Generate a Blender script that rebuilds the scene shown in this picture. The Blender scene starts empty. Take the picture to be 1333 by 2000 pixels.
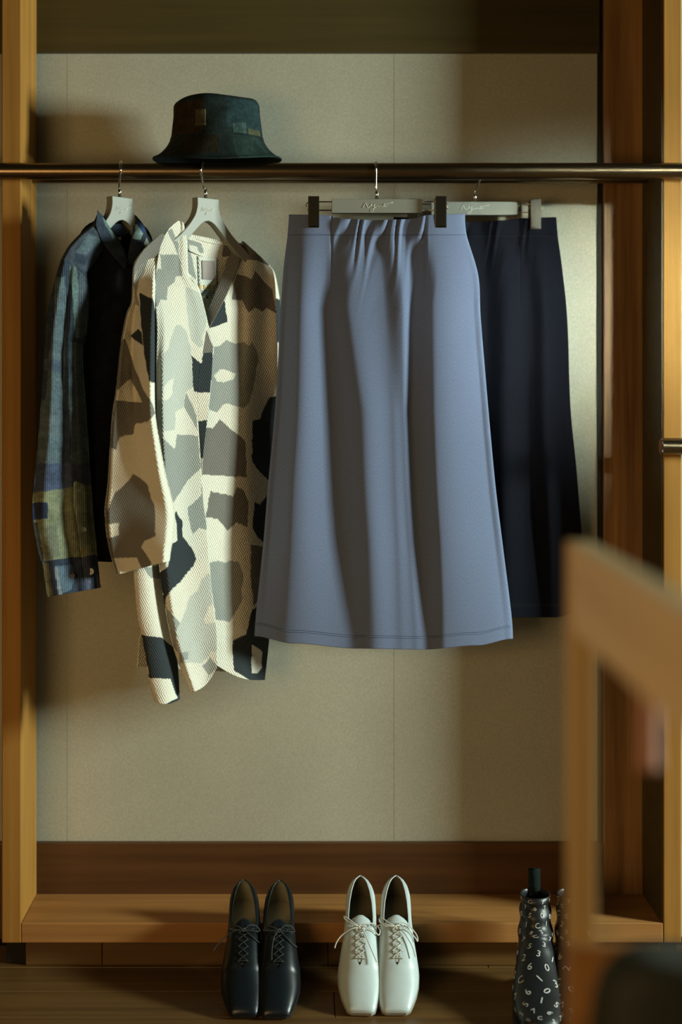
import bpy, bmesh, math, random
import numpy as np
from mathutils import Vector, Matrix

random.seed(7)
C = bpy.context.scene.collection
SC = bpy.context.scene

# ------------------------------------------------------------------ camera
F, PX, PY, HC = 2778.0, 600.0, 750.0, 1.124       # focal length in px, principal point, eye height
cam = bpy.data.cameras.new('camera')
camo = bpy.data.objects.new('camera', cam)
C.objects.link(camo)
camo.location = (0, 0, HC)
camo.rotation_euler = (math.pi / 2, 0, 0)
cam.sensor_fit = 'VERTICAL'
cam.sensor_height = 36.0
cam.sensor_width = 24.0
cam.lens = F * 36.0 / 2000.0
cam.shift_x = (666.5 - PX) / 2000.0
cam.shift_y = -(1000.0 - PY) / 2000.0
cam.dof.use_dof = True
cam.dof.focus_distance = 2.66
cam.dof.aperture_fstop = 1.4
cam.clip_start = 0.05
SC.camera = camo

# ------------------------------------------------------------------ view, world, lights
SC.view_settings.view_transform = 'Standard'
SC.view_settings.look = 'None'
SC.view_settings.gamma = 1.0
SC.view_settings.use_curve_mapping = False
SC.view_settings.exposure = 0.0

w = bpy.data.worlds.new('world')
SC.world = w
w.use_nodes = True
w.node_tree.nodes['Background'].inputs[0].default_value = (0.55, 0.55, 0.30, 1)
w.node_tree.nodes['Background'].inputs[1].default_value = 0.03


def area_light(name, loc, target, size, power, color, spread=180, size_y=None):
    l = bpy.data.lights.new(name, 'AREA')
    l.energy = power
    l.color = color
    l.size = size
    if size_y:
        l.shape = 'RECTANGLE'
        l.size_y = size_y
    l.spread = math.radians(spread)
    o = bpy.data.objects.new(name, l)
    o.location = loc
    o.rotation_euler = (Vector(target) - Vector(loc)).to_track_quat('-Z', 'Y').to_euler()
    C.objects.link(o)
    return o


# daylight window far to the right, grazing along the back wall
area_light('window_daylight', (3.73, 1.60, HC + 0.40), (0, 2.89, HC + 0.1), 0.55, 225, (0.86, 1.0, 0.88), size_y=0.6)
# added unseen lamp, its narrow beam aimed to brighten the wall's upper right
area_light('wall_patch_fill', (1.9, -0.3, HC + 0.75), (0.515, 2.89, HC + 0.13), 0.25, 0.95, (0.86, 1.0, 0.86), spread=10.5)
# added warm fill lamp standing in for light thrown back by the room
area_light('bounce_fill', (-1.3, -0.1, 1.05), (-0.05, 2.6, 0.62), 1.1, 10.0, (1.0, 0.64, 0.28), spread=125, size_y=0.8)


# ------------------------------------------------------------------ helpers
def P(px, py, y):
    return Vector(((px - PX) / F * y, y, HC - (py - PY) / F * y))


def XP(px, y):
    return (px - PX) / F * y


def ZP(py, y):
    return HC - (py - PY) / F * y


def link_mesh(name, me, mat=None, parent=None, smooth=True):
    o = bpy.data.objects.new(name, me)
    C.objects.link(o)
    if mat is not None:
        me.materials.append(mat)
    if parent is not None:
        o.parent = parent
        o.matrix_parent_inverse = parent.matrix_world.inverted() if False else Matrix.Identity(4)
    if smooth:
        me.polygons.foreach_set('use_smooth', [True] * len(me.polygons))
    return o


def thing(name, label, cat, loc=(0, 0, 0), rot=(0, 0, 0), group=None):
    o = bpy.data.objects.new(name, None)
    o.empty_display_size = 0.05
    C.objects.link(o)
    o.location = loc
    o.rotation_euler = rot
    o['label'] = label
    o['category'] = cat
    if group:
        o['group'] = group
    return o


def tag(o, label, cat, group=None):
    o['label'] = label
    o['category'] = cat
    if group:
        o['group'] = group
    return o


def structure(o, label=None):
    o['kind'] = 'structure'
    if label:
        o['label'] = label
    return o


def mesh_from(name, verts, faces):
    me = bpy.data.meshes.new(name)
    me.from_pydata([tuple(v) for v in verts], [], faces)
    me.update()
    return me


def box(name, x0, x1, y0, y1, z0, z1, mat, parent=None, bevel=0.002):
    bm = bmesh.new()
    bmesh.ops.create_cube(bm, size=1.0)
    for v in bm.verts:
        v.co = Vector((x0 + (v.co.x + .5) * (x1 - x0), y0 + (v.co.y + .5) * (y1 - y0), z0 + (v.co.z + .5) * (z1 - z0)))
    if bevel:
        bmesh.ops.bevel(bm, geom=bm.edges[:], offset=bevel, segments=2, affect='EDGES', profile=0.5)
    me = bpy.data.meshes.new(name)
    bm.to_mesh(me)
    bm.free()
    return link_mesh(name, me, mat, parent, smooth=False)


def catmull(pts, n, closed=False):
    pts = [Vector(p) for p in pts]
    m = len(pts)
    out = []
    segs = m if closed else m - 1
    for i in range(segs):
        if closed:
            p0, p1, p2, p3 = pts[(i - 1) % m], pts[i], pts[(i + 1) % m], pts[(i + 2) % m]
        else:
            p1, p2 = pts[i], pts[i + 1]
            p0 = pts[i - 1] if i else p1 * 2 - p2
            p3 = pts[i + 2] if i + 2 < m else p2 * 2 - p1
        for k in range(n):
            t = k / n
            out.append(0.5 * ((2 * p1) + (p2 - p0) * t + (2 * p0 - 5 * p1 + 4 * p2 - p3) * t * t + (3 * p1 - p0 - 3 * p2 + p3) * t ** 3))
    if not closed:
        out.append(pts[-1])
    return out


def tube_data(path, r, seg=8, cap=True, flat=1.0):
    path = [Vector(p) for p in path]
    n = len(path)
    verts, faces = [], []
    up = Vector((0.13, 0.21, 1)).normalized()
    prev = None
    for i, p in enumerate(path):
        d = (path[min(i + 1, n - 1)] - path[max(i - 1, 0)]).normalized()
        if prev is None:
            a = d.cross(up)
            if a.length < 1e-3:
                a = d.cross(Vector((1, 0, 0)))
            a.normalize()
        else:
            a = (prev - d * prev.dot(d)).normalized()
        prev = a
        b = d.cross(a)
        rr = r[i] if isinstance(r, (list, tuple)) else r
        for k in range(seg):
            t = 2 * math.pi * k / seg
            verts.append(p + a * math.cos(t) * rr + b * math.sin(t) * rr * flat)
    for i in range(n - 1):
        for k in range(seg):
            k2 = (k + 1) % seg
            faces.append((i * seg + k, i * seg + k2, (i + 1) * seg + k2, (i + 1) * seg + k))
    if cap:
        faces.append(tuple(range(seg))[::-1])
        faces.append(tuple((n - 1) * seg + k for k in range(seg)))
    return verts, faces


def tube(name, path, r, mat, parent=None, seg=8, flat=1.0):
    v, f = tube_data(path, r, seg, flat=flat)
    return link_mesh(name, mesh_from(name, v, f), mat, parent)


def tubes(name, paths, r, mat, parent=None, seg=6):
    V, Fc = [], []
    for p in paths:
        v, f = tube_data(p, r, seg)
        o = len(V)
        V += v
        Fc += [tuple(i + o for i in q) for q in f]
    return link_mesh(name, mesh_from(name, V, Fc), mat, parent)


def extrude_poly(name, pts2, thick, mat, parent=None, bevel=0.0015, frame=None):
    """closed 2-D outline (s, z) extruded by thick along local y; frame maps local to parent space"""
    bm = bmesh.new()
    vs = [bm.verts.new((p[0], -thick / 2, p[1])) for p in pts2]
    f = bm.faces.new(vs)
    r = bmesh.ops.extrude_face_region(bm, geom=[f])
    for g in r['geom']:
        if isinstance(g, bmesh.types.BMVert):
            g.co.y += thick
    bmesh.ops.recalc_face_normals(bm, faces=bm.faces[:])
    if bevel:
        ed = [e for e in bm.edges if e.calc_face_angle(0) > 0.6]
        bmesh.ops.bevel(bm, geom=ed, offset=bevel, segments=2, affect='EDGES', profile=0.5)
    me = bpy.data.meshes.new(name)
    bm.to_mesh(me)
    bm.free()
    if frame is not None:
        me.transform(frame)
    return link_mesh(name, me, mat, parent, smooth=False)


def resample(pts, n):
    """polyline -> n+1 points by index parameter, Catmull-Rom"""
    p = np.array(pts, float)
    m = len(p)
    t = np.linspace(0, m - 1, n + 1)
    i = np.clip(t.astype(int), 0, m - 2)
    f = (t - i)[:, None]
    g = lambda k: p[np.clip(k, 0, m - 1)]
    p0, p1, p2, p3 = g(i - 1), g(i), g(i + 1), g(i + 2)
    return 0.5 * (2 * p1 + (p2 - p0) * f + (2 * p0 - 5 * p1 + 4 * p2 - p3) * f ** 2 + (3 * p1 - p0 - 3 * p2 + p3) * f ** 3)


def smooth01(x):
    x = np.clip(x, 0, 1)
    return x * x * (3 - 2 * x)


def cosint(x, xs, ys):
    """smooth interpolation with flat tangents at the control points"""
    xs = np.asarray(xs, float)
    ys = np.asarray(ys, float)
    i = np.clip(np.searchsorted(xs, x) - 1, 0, len(xs) - 2)
    f = smooth01((x - xs[i]) / np.maximum(xs[i + 1] - xs[i], 1e-9))
    return ys[i] + (ys[i + 1] - ys[i]) * f


def inside(poly, X, Y):
    poly = np.asarray(poly, float)
    r = np.zeros(X.shape, bool)
    n = len(poly)
    for i in range(n):
        x1, y1 = poly[i]
        x2, y2 = poly[(i + 1) % n]
        c = ((y1 > Y) != (y2 > Y)) & (X < (x2 - x1) * (Y - y1) / (y2 - y1 + 1e-12) + x1)
        r ^= c
    return r


def grid_mesh(name, co, px, py, col=None):
    """co (nv,nu,3); px,py cloth coordinates (for the UV map); col (nv,nu,3) print colours"""
    nv, nu = co.shape[:2]
    idx = np.arange(nv * nu).reshape(nv, nu)
    q = np.stack([idx[:-1, :-1], idx[:-1, 1:], idx[1:, 1:], idx[1:, :-1]], -1).reshape(-1, 4)
    me = bpy.data.meshes.new(name)
    me.vertices.add(nv * nu)
    me.vertices.foreach_set('co', co.reshape(-1).astype(np.float32))
    me.loops.add(len(q) * 4)
    me.loops.foreach_set('vertex_index', q.reshape(-1).astype(np.int32))
    me.polygons.add(len(q))
    me.polygons.foreach_set('loop_start', np.arange(0, len(q) * 4, 4, dtype=np.int32))
    me.update(calc_edges=True)
    uv = me.uv_layers.new(name='UVMap')
    fl = q.reshape(-1)
    U = np.stack([px.reshape(-1)[fl] * 0.001, -py.reshape(-1)[fl] * 0.001], -1)
    uv.data.foreach_set('uv', U.reshape(-1).astype(np.float32))
    if col is not None:
        a = me.color_attributes.new('print', 'FLOAT_COLOR', 'POINT')
        c = np.concatenate([col.reshape(-1, 3), np.ones((nv * nu, 1))], 1)
        a.data.foreach_set('color', c.reshape(-1).astype(np.float32))
    return me


def sheet(name, L, R, depth, mat, parent, step=2.0, col=None, thick=0.0016, bulge=None, smooth=True):
    """cloth panel ruled between the edge lines L and R (traced points); depth(u,t,px,py) is its distance from the eye plane"""
    n = max(len(L), len(R))
    La, Ra = np.array(L, float), np.array(R, float)
    hl = np.abs(np.diff(La, axis=0)).sum()
    wd = np.abs(resample(R, 20) - resample(L, 20)).max()
    nv = max(6, int(hl / step))
    nu = max(4, int(wd / step))
    l, r = resample(L, nv), resample(R, nv)
    u = np.linspace(0, 1, nu + 1)[None, :]
    t = np.linspace(0, 1, nv + 1)[:, None]
    px = l[:, 0:1] * (1 - u) + r[:, 0:1] * u
    py = l[:, 1:2] * (1 - u) + r[:, 1:2] * u
    if bulge is not None:
        dx, dy = bulge(u + 0 * t, t + 0 * u)
        px = px + dx
        py = py + dy
    U = u + 0 * t
    T = t + 0 * u
    y = depth(U, T, px, py)
    co = np.stack([(px - PX) / F * y, y, HC - (py - PY) / F * y], -1)
    c = col(px, py) if col is not None else None
    me = grid_mesh(name, co, px, py, c)
    o = link_mesh(name, me, mat, parent)
    if thick:
        m = o.modifiers.new('thickness', 'SOLIDIFY')
        m.thickness = thick
        m.offset = 0
    return o


# ------------------------------------------------------------------ materials
def nt_new(name):
    m = bpy.data.materials.new(name)
    m.use_nodes = True
    t = m.node_tree
    b = t.nodes['Principled BSDF']
    return m, t, b


def nd(t, typ, **kw):
    n = t.nodes.new(typ)
    for k, v in kw.items():
        if hasattr(n, k):
            setattr(n, k, v)
        else:
            n.inputs[k].default_value = v
    return n


def rgba(c):
    return (c[0], c[1], c[2], 1)


def ramp(t, c0, c1, p0=0.3, p1=0.7):
    r = t.nodes.new('ShaderNodeValToRGB')
    r.color_ramp.elements[0].position = p0
    r.color_ramp.elements[0].color = rgba(c0)
    r.color_ramp.elements[1].position = p1
    r.color_ramp.elements[1].color = rgba(c1)
    return r


def wood(name, c0, c1, axis='Z', rough=0.45, scale=1.0, bump=0.08, spec=0.4):
    m, t, b = nt_new(name)
    tc = nd(t, 'ShaderNodeTexCoord')
    mp = nd(t, 'ShaderNodeMapping')
    s = {'X': (1.2, 40, 40), 'Y': (40, 1.2, 40), 'Z': (40, 40, 1.2)}[axis]
    mp.inputs['Scale'].default_value = tuple(k * scale for k in s)
    t.links.new(tc.outputs['Object'], mp.inputs['Vector'])
    n1 = nd(t, 'ShaderNodeTexNoise', Scale=1.0, Detail=6.0, Roughness=0.65)
    t.links.new(mp.outputs[0], n1.inputs['Vector'])
    n2 = nd(t, 'ShaderNodeTexNoise', Scale=3.0, Detail=2.0)
    t.links.new(tc.outputs['Object'], n2.inputs['Vector'])
    mx = nd(t, 'ShaderNodeMath', operation='ADD')
    sc = nd(t, 'ShaderNodeMath', operation='MULTIPLY')
    sc.inputs[1].default_value = 0.35
    t.links.new(n2.outputs[0], sc.inputs[0])
    t.links.new(n1.outputs[0], mx.inputs[0])
    t.links.new(sc.outputs[0], mx.inputs[1])
    r = ramp(t, c0, c1, 0.5, 0.9)
    t.links.new(mx.outputs[0], r.inputs[0])
    t.links.new(r.outputs[0], b.inputs['Base Color'])
    b.inputs['Roughness'].default_value = rough
    b.inputs['Specular IOR Level'].default_value = spec
    bp = nd(t, 'ShaderNodeBump', Strength=bump, Distance=0.002)
    t.links.new(n1.outputs[0], bp.inputs['Height'])
    t.links.new(bp.outputs[0], b.inputs['Normal'])
    return m


def plain(name, c, rough=0.6, metal=0.0, spec=0.5, var=0.06, nscale=30, bump=0.0, sheen=0.0):
    m, t, b = nt_new(name)
    tc = nd(t, 'ShaderNodeTexCoord')
    n1 = nd(t, 'ShaderNodeTexNoise', Scale=nscale, Detail=4.0)
    t.links.new(tc.outputs['Object'], n1.inputs['Vector'])
    r = ramp(t, [k * (1 - var) for k in c], [min(1, k * (1 + var)) for k in c])
    t.links.new(n1.outputs[0], r.inputs[0])
    t.links.new(r.outputs[0], b.inputs['Base Color'])
    b.inputs['Roughness'].default_value = rough
    b.inputs['Metallic'].default_value = metal
    b.inputs['Specular IOR Level'].default_value = spec
    if sheen:
        b.inputs['Sheen Weight'].default_value = sheen
    if bump:
        bp = nd(t, 'ShaderNodeBump', Strength=bump, Distance=0.001)
        t.links.new(n1.outputs[0], bp.inputs['Height'])
        t.links.new(bp.outputs[0], b.inputs['Normal'])
    return m


def fabric(name, c=None, attr=False, weave=700.0, var=0.12, bump=0.15, rough=0.9, stripes=None, diamond=False, spec=0.12, mottle=0.0):
    """woven cloth; colour from c or from the printed colour attribute, relief from the cloth's own UV map"""
    m, t, b = nt_new(name)
    uv = nd(t, 'ShaderNodeUVMap')
    uv.uv_map = 'UVMap'
    mp = nd(t, 'ShaderNodeMapping')
    mp.inputs['Scale'].default_value = (1.0, 0.45, 1.0)
    t.links.new(uv.outputs[0], mp.inputs[0])
    n1 = nd(t, 'ShaderNodeTexNoise', Scale=weave, Detail=3.0)
    t.links.new(mp.outputs[0], n1.inputs['Vector'])
    if attr:
        src = nd(t, 'ShaderNodeAttribute')
        src.attribute_name = 'print'
        csock = src.outputs['Color']
    else:
        src = nd(t, 'ShaderNodeRGB')
        src.outputs[0].default_value = rgba(c)
        csock = src.outputs[0]
    r = ramp(t, (1 - var,) * 3, (1 + var,) * 3, 0.3, 0.7)
    t.links.new(n1.outputs[0], r.inputs[0])
    mx = nd(t, 'ShaderNodeMix', data_type='RGBA', blend_type='MULTIPLY')
    mx.inputs[0].default_value = 1.0
    t.links.new(csock, mx.inputs[6])
    t.links.new(r.outputs[0], mx.inputs[7])
    out = mx.outputs[2]
    if mottle:
        n3 = nd(t, 'ShaderNodeTexNoise', Scale=38.0, Detail=5.0, Roughness=0.7)
        t.links.new(uv.outputs[0], n3.inputs['Vector'])
        r3 = ramp(t, (1 - mottle,) * 3, (1 + mottle * 1.6,) * 3, 0.3, 0.75)
        t.links.new(n3.outputs[0], r3.inputs[0])
        m3 = nd(t, 'ShaderNodeMix', data_type='RGBA', blend_type='MULTIPLY')
        m3.inputs[0].default_value = 1.0
        t.links.new(out, m3.inputs[6])
        t.links.new(r3.outputs[0], m3.inputs[7])
        out = m3.outputs[2]
    if stripes:
        wv = nd(t, 'ShaderNodeTexWave', wave_type='BANDS', bands_direction='X')
        wv.inputs['Scale'].default_value = stripes
        wv.inputs['Distortion'].default_value = 0.6
        t.links.new(uv.outputs[0], wv.inputs['Vector'])
        r2 = ramp(t, (0.6, 0.6, 0.62), (1.4, 1.4, 1.38), 0.25, 0.75)
        t.links.new(wv.outputs[1], r2.inputs[0])
        m2 = nd(t, 'ShaderNodeMix', data_type='RGBA', blend_type='MULTIPLY')
        m2.inputs[0].default_value = 1.0
        t.links.new(out, m2.inputs[6])
        t.links.new(r2.outputs[0], m2.inputs[7])
        out = m2.outputs[2]
    t.links.new(out, b.inputs['Base Color'])
    b.inputs['Roughness'].default_value = rough
    b.inputs['Specular IOR Level'].default_value = spec
    h = n1.outputs[0]
    if diamond:
        # concentric quilted diamonds, about 22 mm apart
        sx = nd(t, 'ShaderNodeSeparateXYZ')
        t.links.new(uv.outputs[0], sx.inputs[0])

        def tri(sock, per):
            a = nd(t, 'ShaderNodeMath', operation='PINGPONG')
            a.inputs[1].default_value = per / 2
            t.links.new(sock, a.inputs[0])
            return a.outputs[0]
        ax, ay = tri(sx.outputs[0], 0.034), tri(sx.outputs[1], 0.066)
        k = nd(t, 'ShaderNodeMath', operation='MULTIPLY')
        k.inputs[1].default_value = 0.52
        t.links.new(ay, k.inputs[0])
        ad = nd(t, 'ShaderNodeMath', operation='ADD')
        t.links.new(ax, ad.inputs[0])
        t.links.new(k.outputs[0], ad.inputs[1])
        ml = nd(t, 'ShaderNodeMath', operation='MULTIPLY')
        ml.inputs[1].default_value = 2 * math.pi / 0.0042
        t.links.new(ad.outputs[0], ml.inputs[0])
        sn = nd(t, 'ShaderNodeMath', operation='SINE')
        t.links.new(ml.outputs[0], sn.inputs[0])
        mm = nd(t, 'ShaderNodeMath', operation='MULTIPLY_ADD')
        mm.inputs[1].default_value = 0.5
        t.links.new(sn.outputs[0], mm.inputs[0])
        t.links.new(n1.outputs[0], mm.inputs[2])
        h = mm.outputs[0]
    bp = nd(t, 'ShaderNodeBump', Strength=bump, Distance=0.0012)
    t.links.new(h, bp.inputs['Height'])
    t.links.new(bp.outputs[0], b.inputs['Normal'])
    return m


def wall_cloth(name, c):
    m, t, b = nt_new(name)
    tc = nd(t, 'ShaderNodeTexCoord')
    n1 = nd(t, 'ShaderNodeTexNoise', Scale=420.0, Detail=3.0)
    mp = nd(t, 'ShaderNodeMapping')
    mp.inputs['Scale'].default_value = (1.0, 1.0, 0.5)
    t.links.new(tc.outputs['Object'], mp.inputs[0])
    t.links.new(mp.outputs[0], n1.inputs['Vector'])
    n2 = nd(t, 'ShaderNodeTexNoise', Scale=5.0, Detail=3.0)
    t.links.new(tc.outputs['Object'], n2.inputs['Vector'])
    r = ramp(t, [k * .86 for k in c], [k * 1.1 for k in c], 0.3, 0.7)
    t.links.new(n1.outputs[0], r.inputs[0])
    r2 = ramp(t, (0.94,) * 3, (1.04,) * 3)
    t.links.new(n2.outputs[0], r2.inputs[0])
    mx = nd(t, 'ShaderNodeMix', data_type='RGBA', blend_type='MULTIPLY')
    mx.inputs[0].default_value = 1.0
    t.links.new(r.outputs[0], mx.inputs[6])
    t.links.new(r2.outputs[0], mx.inputs[7])
    t.links.new(mx.outputs[2], b.inputs['Base Color'])
    b.inputs['Roughness'].default_value = 0.95
    b.inputs['Specular IOR Level'].default_value = 0.1
    bp = nd(t, 'ShaderNodeBump', Strength=0.12, Distance=0.001)
    t.links.new(n1.outputs[0], bp.inputs['Height'])
    t.links.new(bp.outputs[0], b.inputs['Normal'])
    return m


M_WALL = wall_cloth('wall_cloth', (0.47, 0.46, 0.37))
M_SEAM = plain('wall_seam', (0.50, 0.48, 0.36), 0.9)
M_FRAME = wood('honey_wood_upright', (0.29, 0.135, 0.026), (0.43, 0.215, 0.048), 'Z', 0.6, spec=0.15)
M_FRAMEX = wood('honey_wood_level', (0.30, 0.135, 0.036), (0.45, 0.215, 0.065), 'X', 0.5)
M_BASE = wood('dark_red_wood', (0.065, 0.026, 0.008), (0.12, 0.048, 0.015), 'X', 0.4)
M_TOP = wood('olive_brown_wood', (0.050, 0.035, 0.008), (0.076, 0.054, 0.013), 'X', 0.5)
M_PILLAR = wood('stained_brown_wood', (0.15, 0.070, 0.023), (0.46, 0.24, 0.085), 'Z', 0.5, scale=0.9)
M_FLOOR = wood('floor_wood', (0.085, 0.042, 0.012), (0.16, 0.085, 0.026), 'X', 0.4)
M_RACK = wood('pale_rack_wood', (0.66, 0.47, 0.24), (0.80, 0.60, 0.34), 'Y', 0.5)
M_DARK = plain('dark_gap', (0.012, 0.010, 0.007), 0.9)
M_ROD = plain('bronze_rod', (0.20, 0.145, 0.085), 0.3, metal=1.0, nscale=6)
M_CHROME = plain('chrome', (0.85, 0.85, 0.85), 0.12, metal=1.0, var=0.02)
M_STEEL = plain('brushed_clip_metal', (0.40, 0.34, 0.28), 0.17, metal=1.0, var=0.04)
M_HANGER = plain('grey_lacquer', (0.27, 0.285, 0.25), 0.5, var=0.02)
M_LOGO = plain('pale_logo_ink', (0.72, 0.74, 0.68), 0.5)
M_BLUE = fabric('slate_blue_jersey', (0.155, 0.195, 0.315), weave=520, var=0.10, bump=0.10)
M_NAVY = fabric('navy_jersey', (0.0055, 0.0065, 0.012), weave=520, var=0.10, bump=0.10)
M_STITCH_B = plain('blue_thread', (0.085, 0.11, 0.20), 0.9)
M_STITCH_N = plain('navy_thread', (0.005, 0.006, 0.014), 0.9)
M_JACKET = fabric('printed_jacquard', attr=True, weave=600, var=0.05, bump=0.75, diamond=True)
M_SHIRT = fabric('patched_indigo', attr=True, weave=400, var=0.25, bump=0.2, stripes=85, mottle=0.35)
M_SHIRTP = fabric('plain_indigo', attr=True, weave=400, var=0.2, bump=0.2, mottle=0.45)
M_HAT = fabric('patchwork_hat_cloth', attr=True, weave=260, var=0.25, bump=0.25, mottle=0.45)


# ------------------------------------------------------------------ setting
YF, YB = 2.72, 2.89           # front of the wardrobe frame, face of the back wall
XL, XR = XP(73, YB), XP(1255, YB)
ztop, zbase = ZP(105, YB), ZP(1643, YB)
zplank = ZP(1803, YF)
# back wall: backing board with cloth panels on it
wall = structure(box('wall_back', -1.9, 1.9, YB + 0.0008, YB + 0.06, 0.0, 2.7, M_SEAM, bevel=0))
xp = [-1.9, XP(131, YB), XP(770, YB), XP(1168, YB)]
zp = [zbase, ZP(615, YB), ztop]
for i in range(3):
    for j in range(2):
        g = 0.0004
        box('panel', xp[i] + g, xp[i + 1] - g, YB, YB + 0.003, zp[j] + g, zp[j + 1] - g, M_WALL, wall, bevel=0)
box('panel', XP(1262, YB), 1.9, YB, YB + 0.003, zbase, ztop, M_WALL, wall, bevel=0)
structure(box('trim_1', -1.9, XP(1170, YB), YB - 0.014, YB + 0.004, ztop, 2.7, M_TOP, bevel=0.002), 'dark olive wooden board along the top of the wall')
structure(box('baseboard_back', -1.9, XP(1179, YB), YB - 0.012, YB + 0.004, 0.0, zbase, M_BASE), 'dark red brown wooden baseboard behind the shelf')
# pillar with its shadow gap
structure(box('trim_2', XP(1167, YB), XP(1181, YB), YB - 0.004, YB + 0.02, 0.0, 2.7, M_DARK, bevel=0), 'dark gap strip beside the wooden pillar')
structure(box('pillar', XP(1180, YB - .012), XP(1259, YB - .012), YB - 0.012, YB + 0.05, 0.0, 2.7, M_PILLAR), 'stained brown wooden pillar right of the cloth wall')

floor = structure(box('floor', -2.4, 2.6, -1.2, 2.95, -0.05, -0.012, M_DARK, bevel=0))
yk = 2.526 + 0.108 * 3
row = 0
while yk > 0.4:
    y1, y0 = yk, yk - 0.108
    off = [0.35, -0.62, 0.05, 0.8, -0.3][row % 5]
    for x0, x1 in ((-2.2, off), (off, 2.4)):
        box('plank', x0 + .0006, x1 - .0006, y0 + .0007, min(y1, 2.88) - .0007, -0.012, random.uniform(-0.0006, 0), M_FLOOR, floor, bevel=0.0012)
    yk -= 0.108
    row += 1

# ------------------------------------------------------------------ open wardrobe frame
fr = thing('wardrobe_frame', 'open honey coloured wooden wardrobe frame of two uprights and a low shelf board', 'wardrobe frame', (0, YF, 0))


def fbox(name, x0, x1, y0, y1, z0, z1, mat, bevel=0.002):
    o = box(name, x0, x1, y0 - YF, y1 - YF, z0, z1, mat, fr, bevel)
    return o


FT = 0.037
zbot = ZP(1842, YF)
xli, xri = XP(41, YF), XP(1296.5, YF)
fbox('side_panel', xli - FT, xli, YF, YB - .013, zbot, 2.25, M_FRAME)
fbox('side_panel', xri, xri + FT - .002, YF, YB - .013, zbot, 2.25, M_FRAME)
fbox('inner_face_shade', xri - .0035, xri, YF + .002, YB - .014, zplank, 2.21, M_TOP, .0005)  # thin olive board added to darken the right panel's shaded inner face
fbox('shelf_board', xli, xri, YF + .0005, YB - .013, zbot, zplank, M_FRAMEX)
fbox('top_board', xli, xri, YF + .0005, YB - .015, 2.21, 2.25, M_FRAMEX)
for a, b in ((50, 199), (200, 640), (641, 1290)):
    fbox('riser_board', XP(a, YF + .03), XP(b, YF + .03), YF + 0.03, YF + 0.05, 0.0, zbot, M_FLOOR, 0.0012)
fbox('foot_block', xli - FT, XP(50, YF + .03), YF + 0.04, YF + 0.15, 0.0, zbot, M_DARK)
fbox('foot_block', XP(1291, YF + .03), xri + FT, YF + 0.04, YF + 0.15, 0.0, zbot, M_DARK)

# ------------------------------------------------------------------ rods
YR = YF - 0.0165
RR = 0.0158
zr = ZP(334.5, YR)


def rod(name, x0, x1, y, z, r, label, parent_mat, capmat):
    t = thing(name, label, 'rod', ((x0 + x1) / 2, y, z))
    h = (x1 - x0) / 2
    v, f = tube_data([(-h, 0, 0), (h, 0, 0)], r, 32, cap=False)
    link_mesh('bar', mesh_from('bar', v, f), parent_mat, t)
    for s in (-1, 1):
        v, f = tube_data([(s * h - .0005, 0, 0), (s * h, 0, 0), (s * (h + .002), 0, 0)], [r, r * 1.02, r * .9], 32)
        link_mesh('end_cap', mesh_from('end_cap', v, f), capmat, t, smooth=False)
    return t


rod('clothes_rod', -0.95, 1.35, YR, zr, RR, 'long bronze metal clothes rod running across the front of the frame', M_ROD, M_CHROME)
Y2 = 2.835
z2 = ZP(358, Y2) + 0.0125
rod('rear_rod', xli, xri, Y2, z2, 0.0125, 'thinner bronze rod half hidden behind the long clothes rod', M_ROD, M_STEEL)
rod('short_rod', XP(1293, YR), 1.1, YR, ZP(872, YR), 0.0160, 'short bronze metal rod with pale round end at the right upright', M_ROD, M_CHROME)


# ------------------------------------------------------------------ hangers
SIG = [[(0.0, .2), (.10, 1.0), (.14, .9), (.20, .25), (.36, .85)], [(.34, .95), (.33, .55), (.42, .6), (.46, .85), (.40, -.3), (.33, -.55), (.31, -.2), (.50, .35)],
       [(.50, .35), (.58, .55), (.62, .35), (.68, .6), (.74, .4), (.82, .5)], [(.83, 1.0), (.80, .45), (.92, .55)], [(.72, .75), (1.15, 1.15)]]


def hook_path(X0, ztop, y0, yrod, zrod, r, dx, front=True):
    s = -1 if front else 1
    rr = r + 0.0022
    a = [(X0, y0, ztop), (X0, y0, ztop + .016), (X0 - .0015 + dx * .2, y0 + s * .003, ztop + .022)]
    b = []
    for k in range(9):
        t = -0.25 + k * (math.pi + 0.6) / 8
        b.append((X0 + dx * (0.9 - .35 * k / 8), yrod + s * rr * math.cos(t), zrod + rr * math.sin(t)))
    return catmull(a + b, 6)


def chrome_hook(parent, X0, ztop, y0, yrod, zrod, r, dx, front=True):
    loc = Vector(parent.location)
    p = [q - loc for q in hook_path(X0, ztop, y0, yrod, zrod, r, dx, front)]
    h = tube('hook', p, 0.0021, M_CHROME, parent, 10)
    f = tube('ferrule', [Vector((X0, y0, ztop - .002)) - loc, Vector((X0, y0, ztop + .015)) - loc, Vector((X0, y0, ztop + .017)) - loc], [.0034, .0034, .0026], M_CHROME, h, 12)
    return h


def half_spline(pts, n=6):
    return [(p.x, p.y) for p in catmull([(a, b, 0) for a, b in pts], n)]


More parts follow.
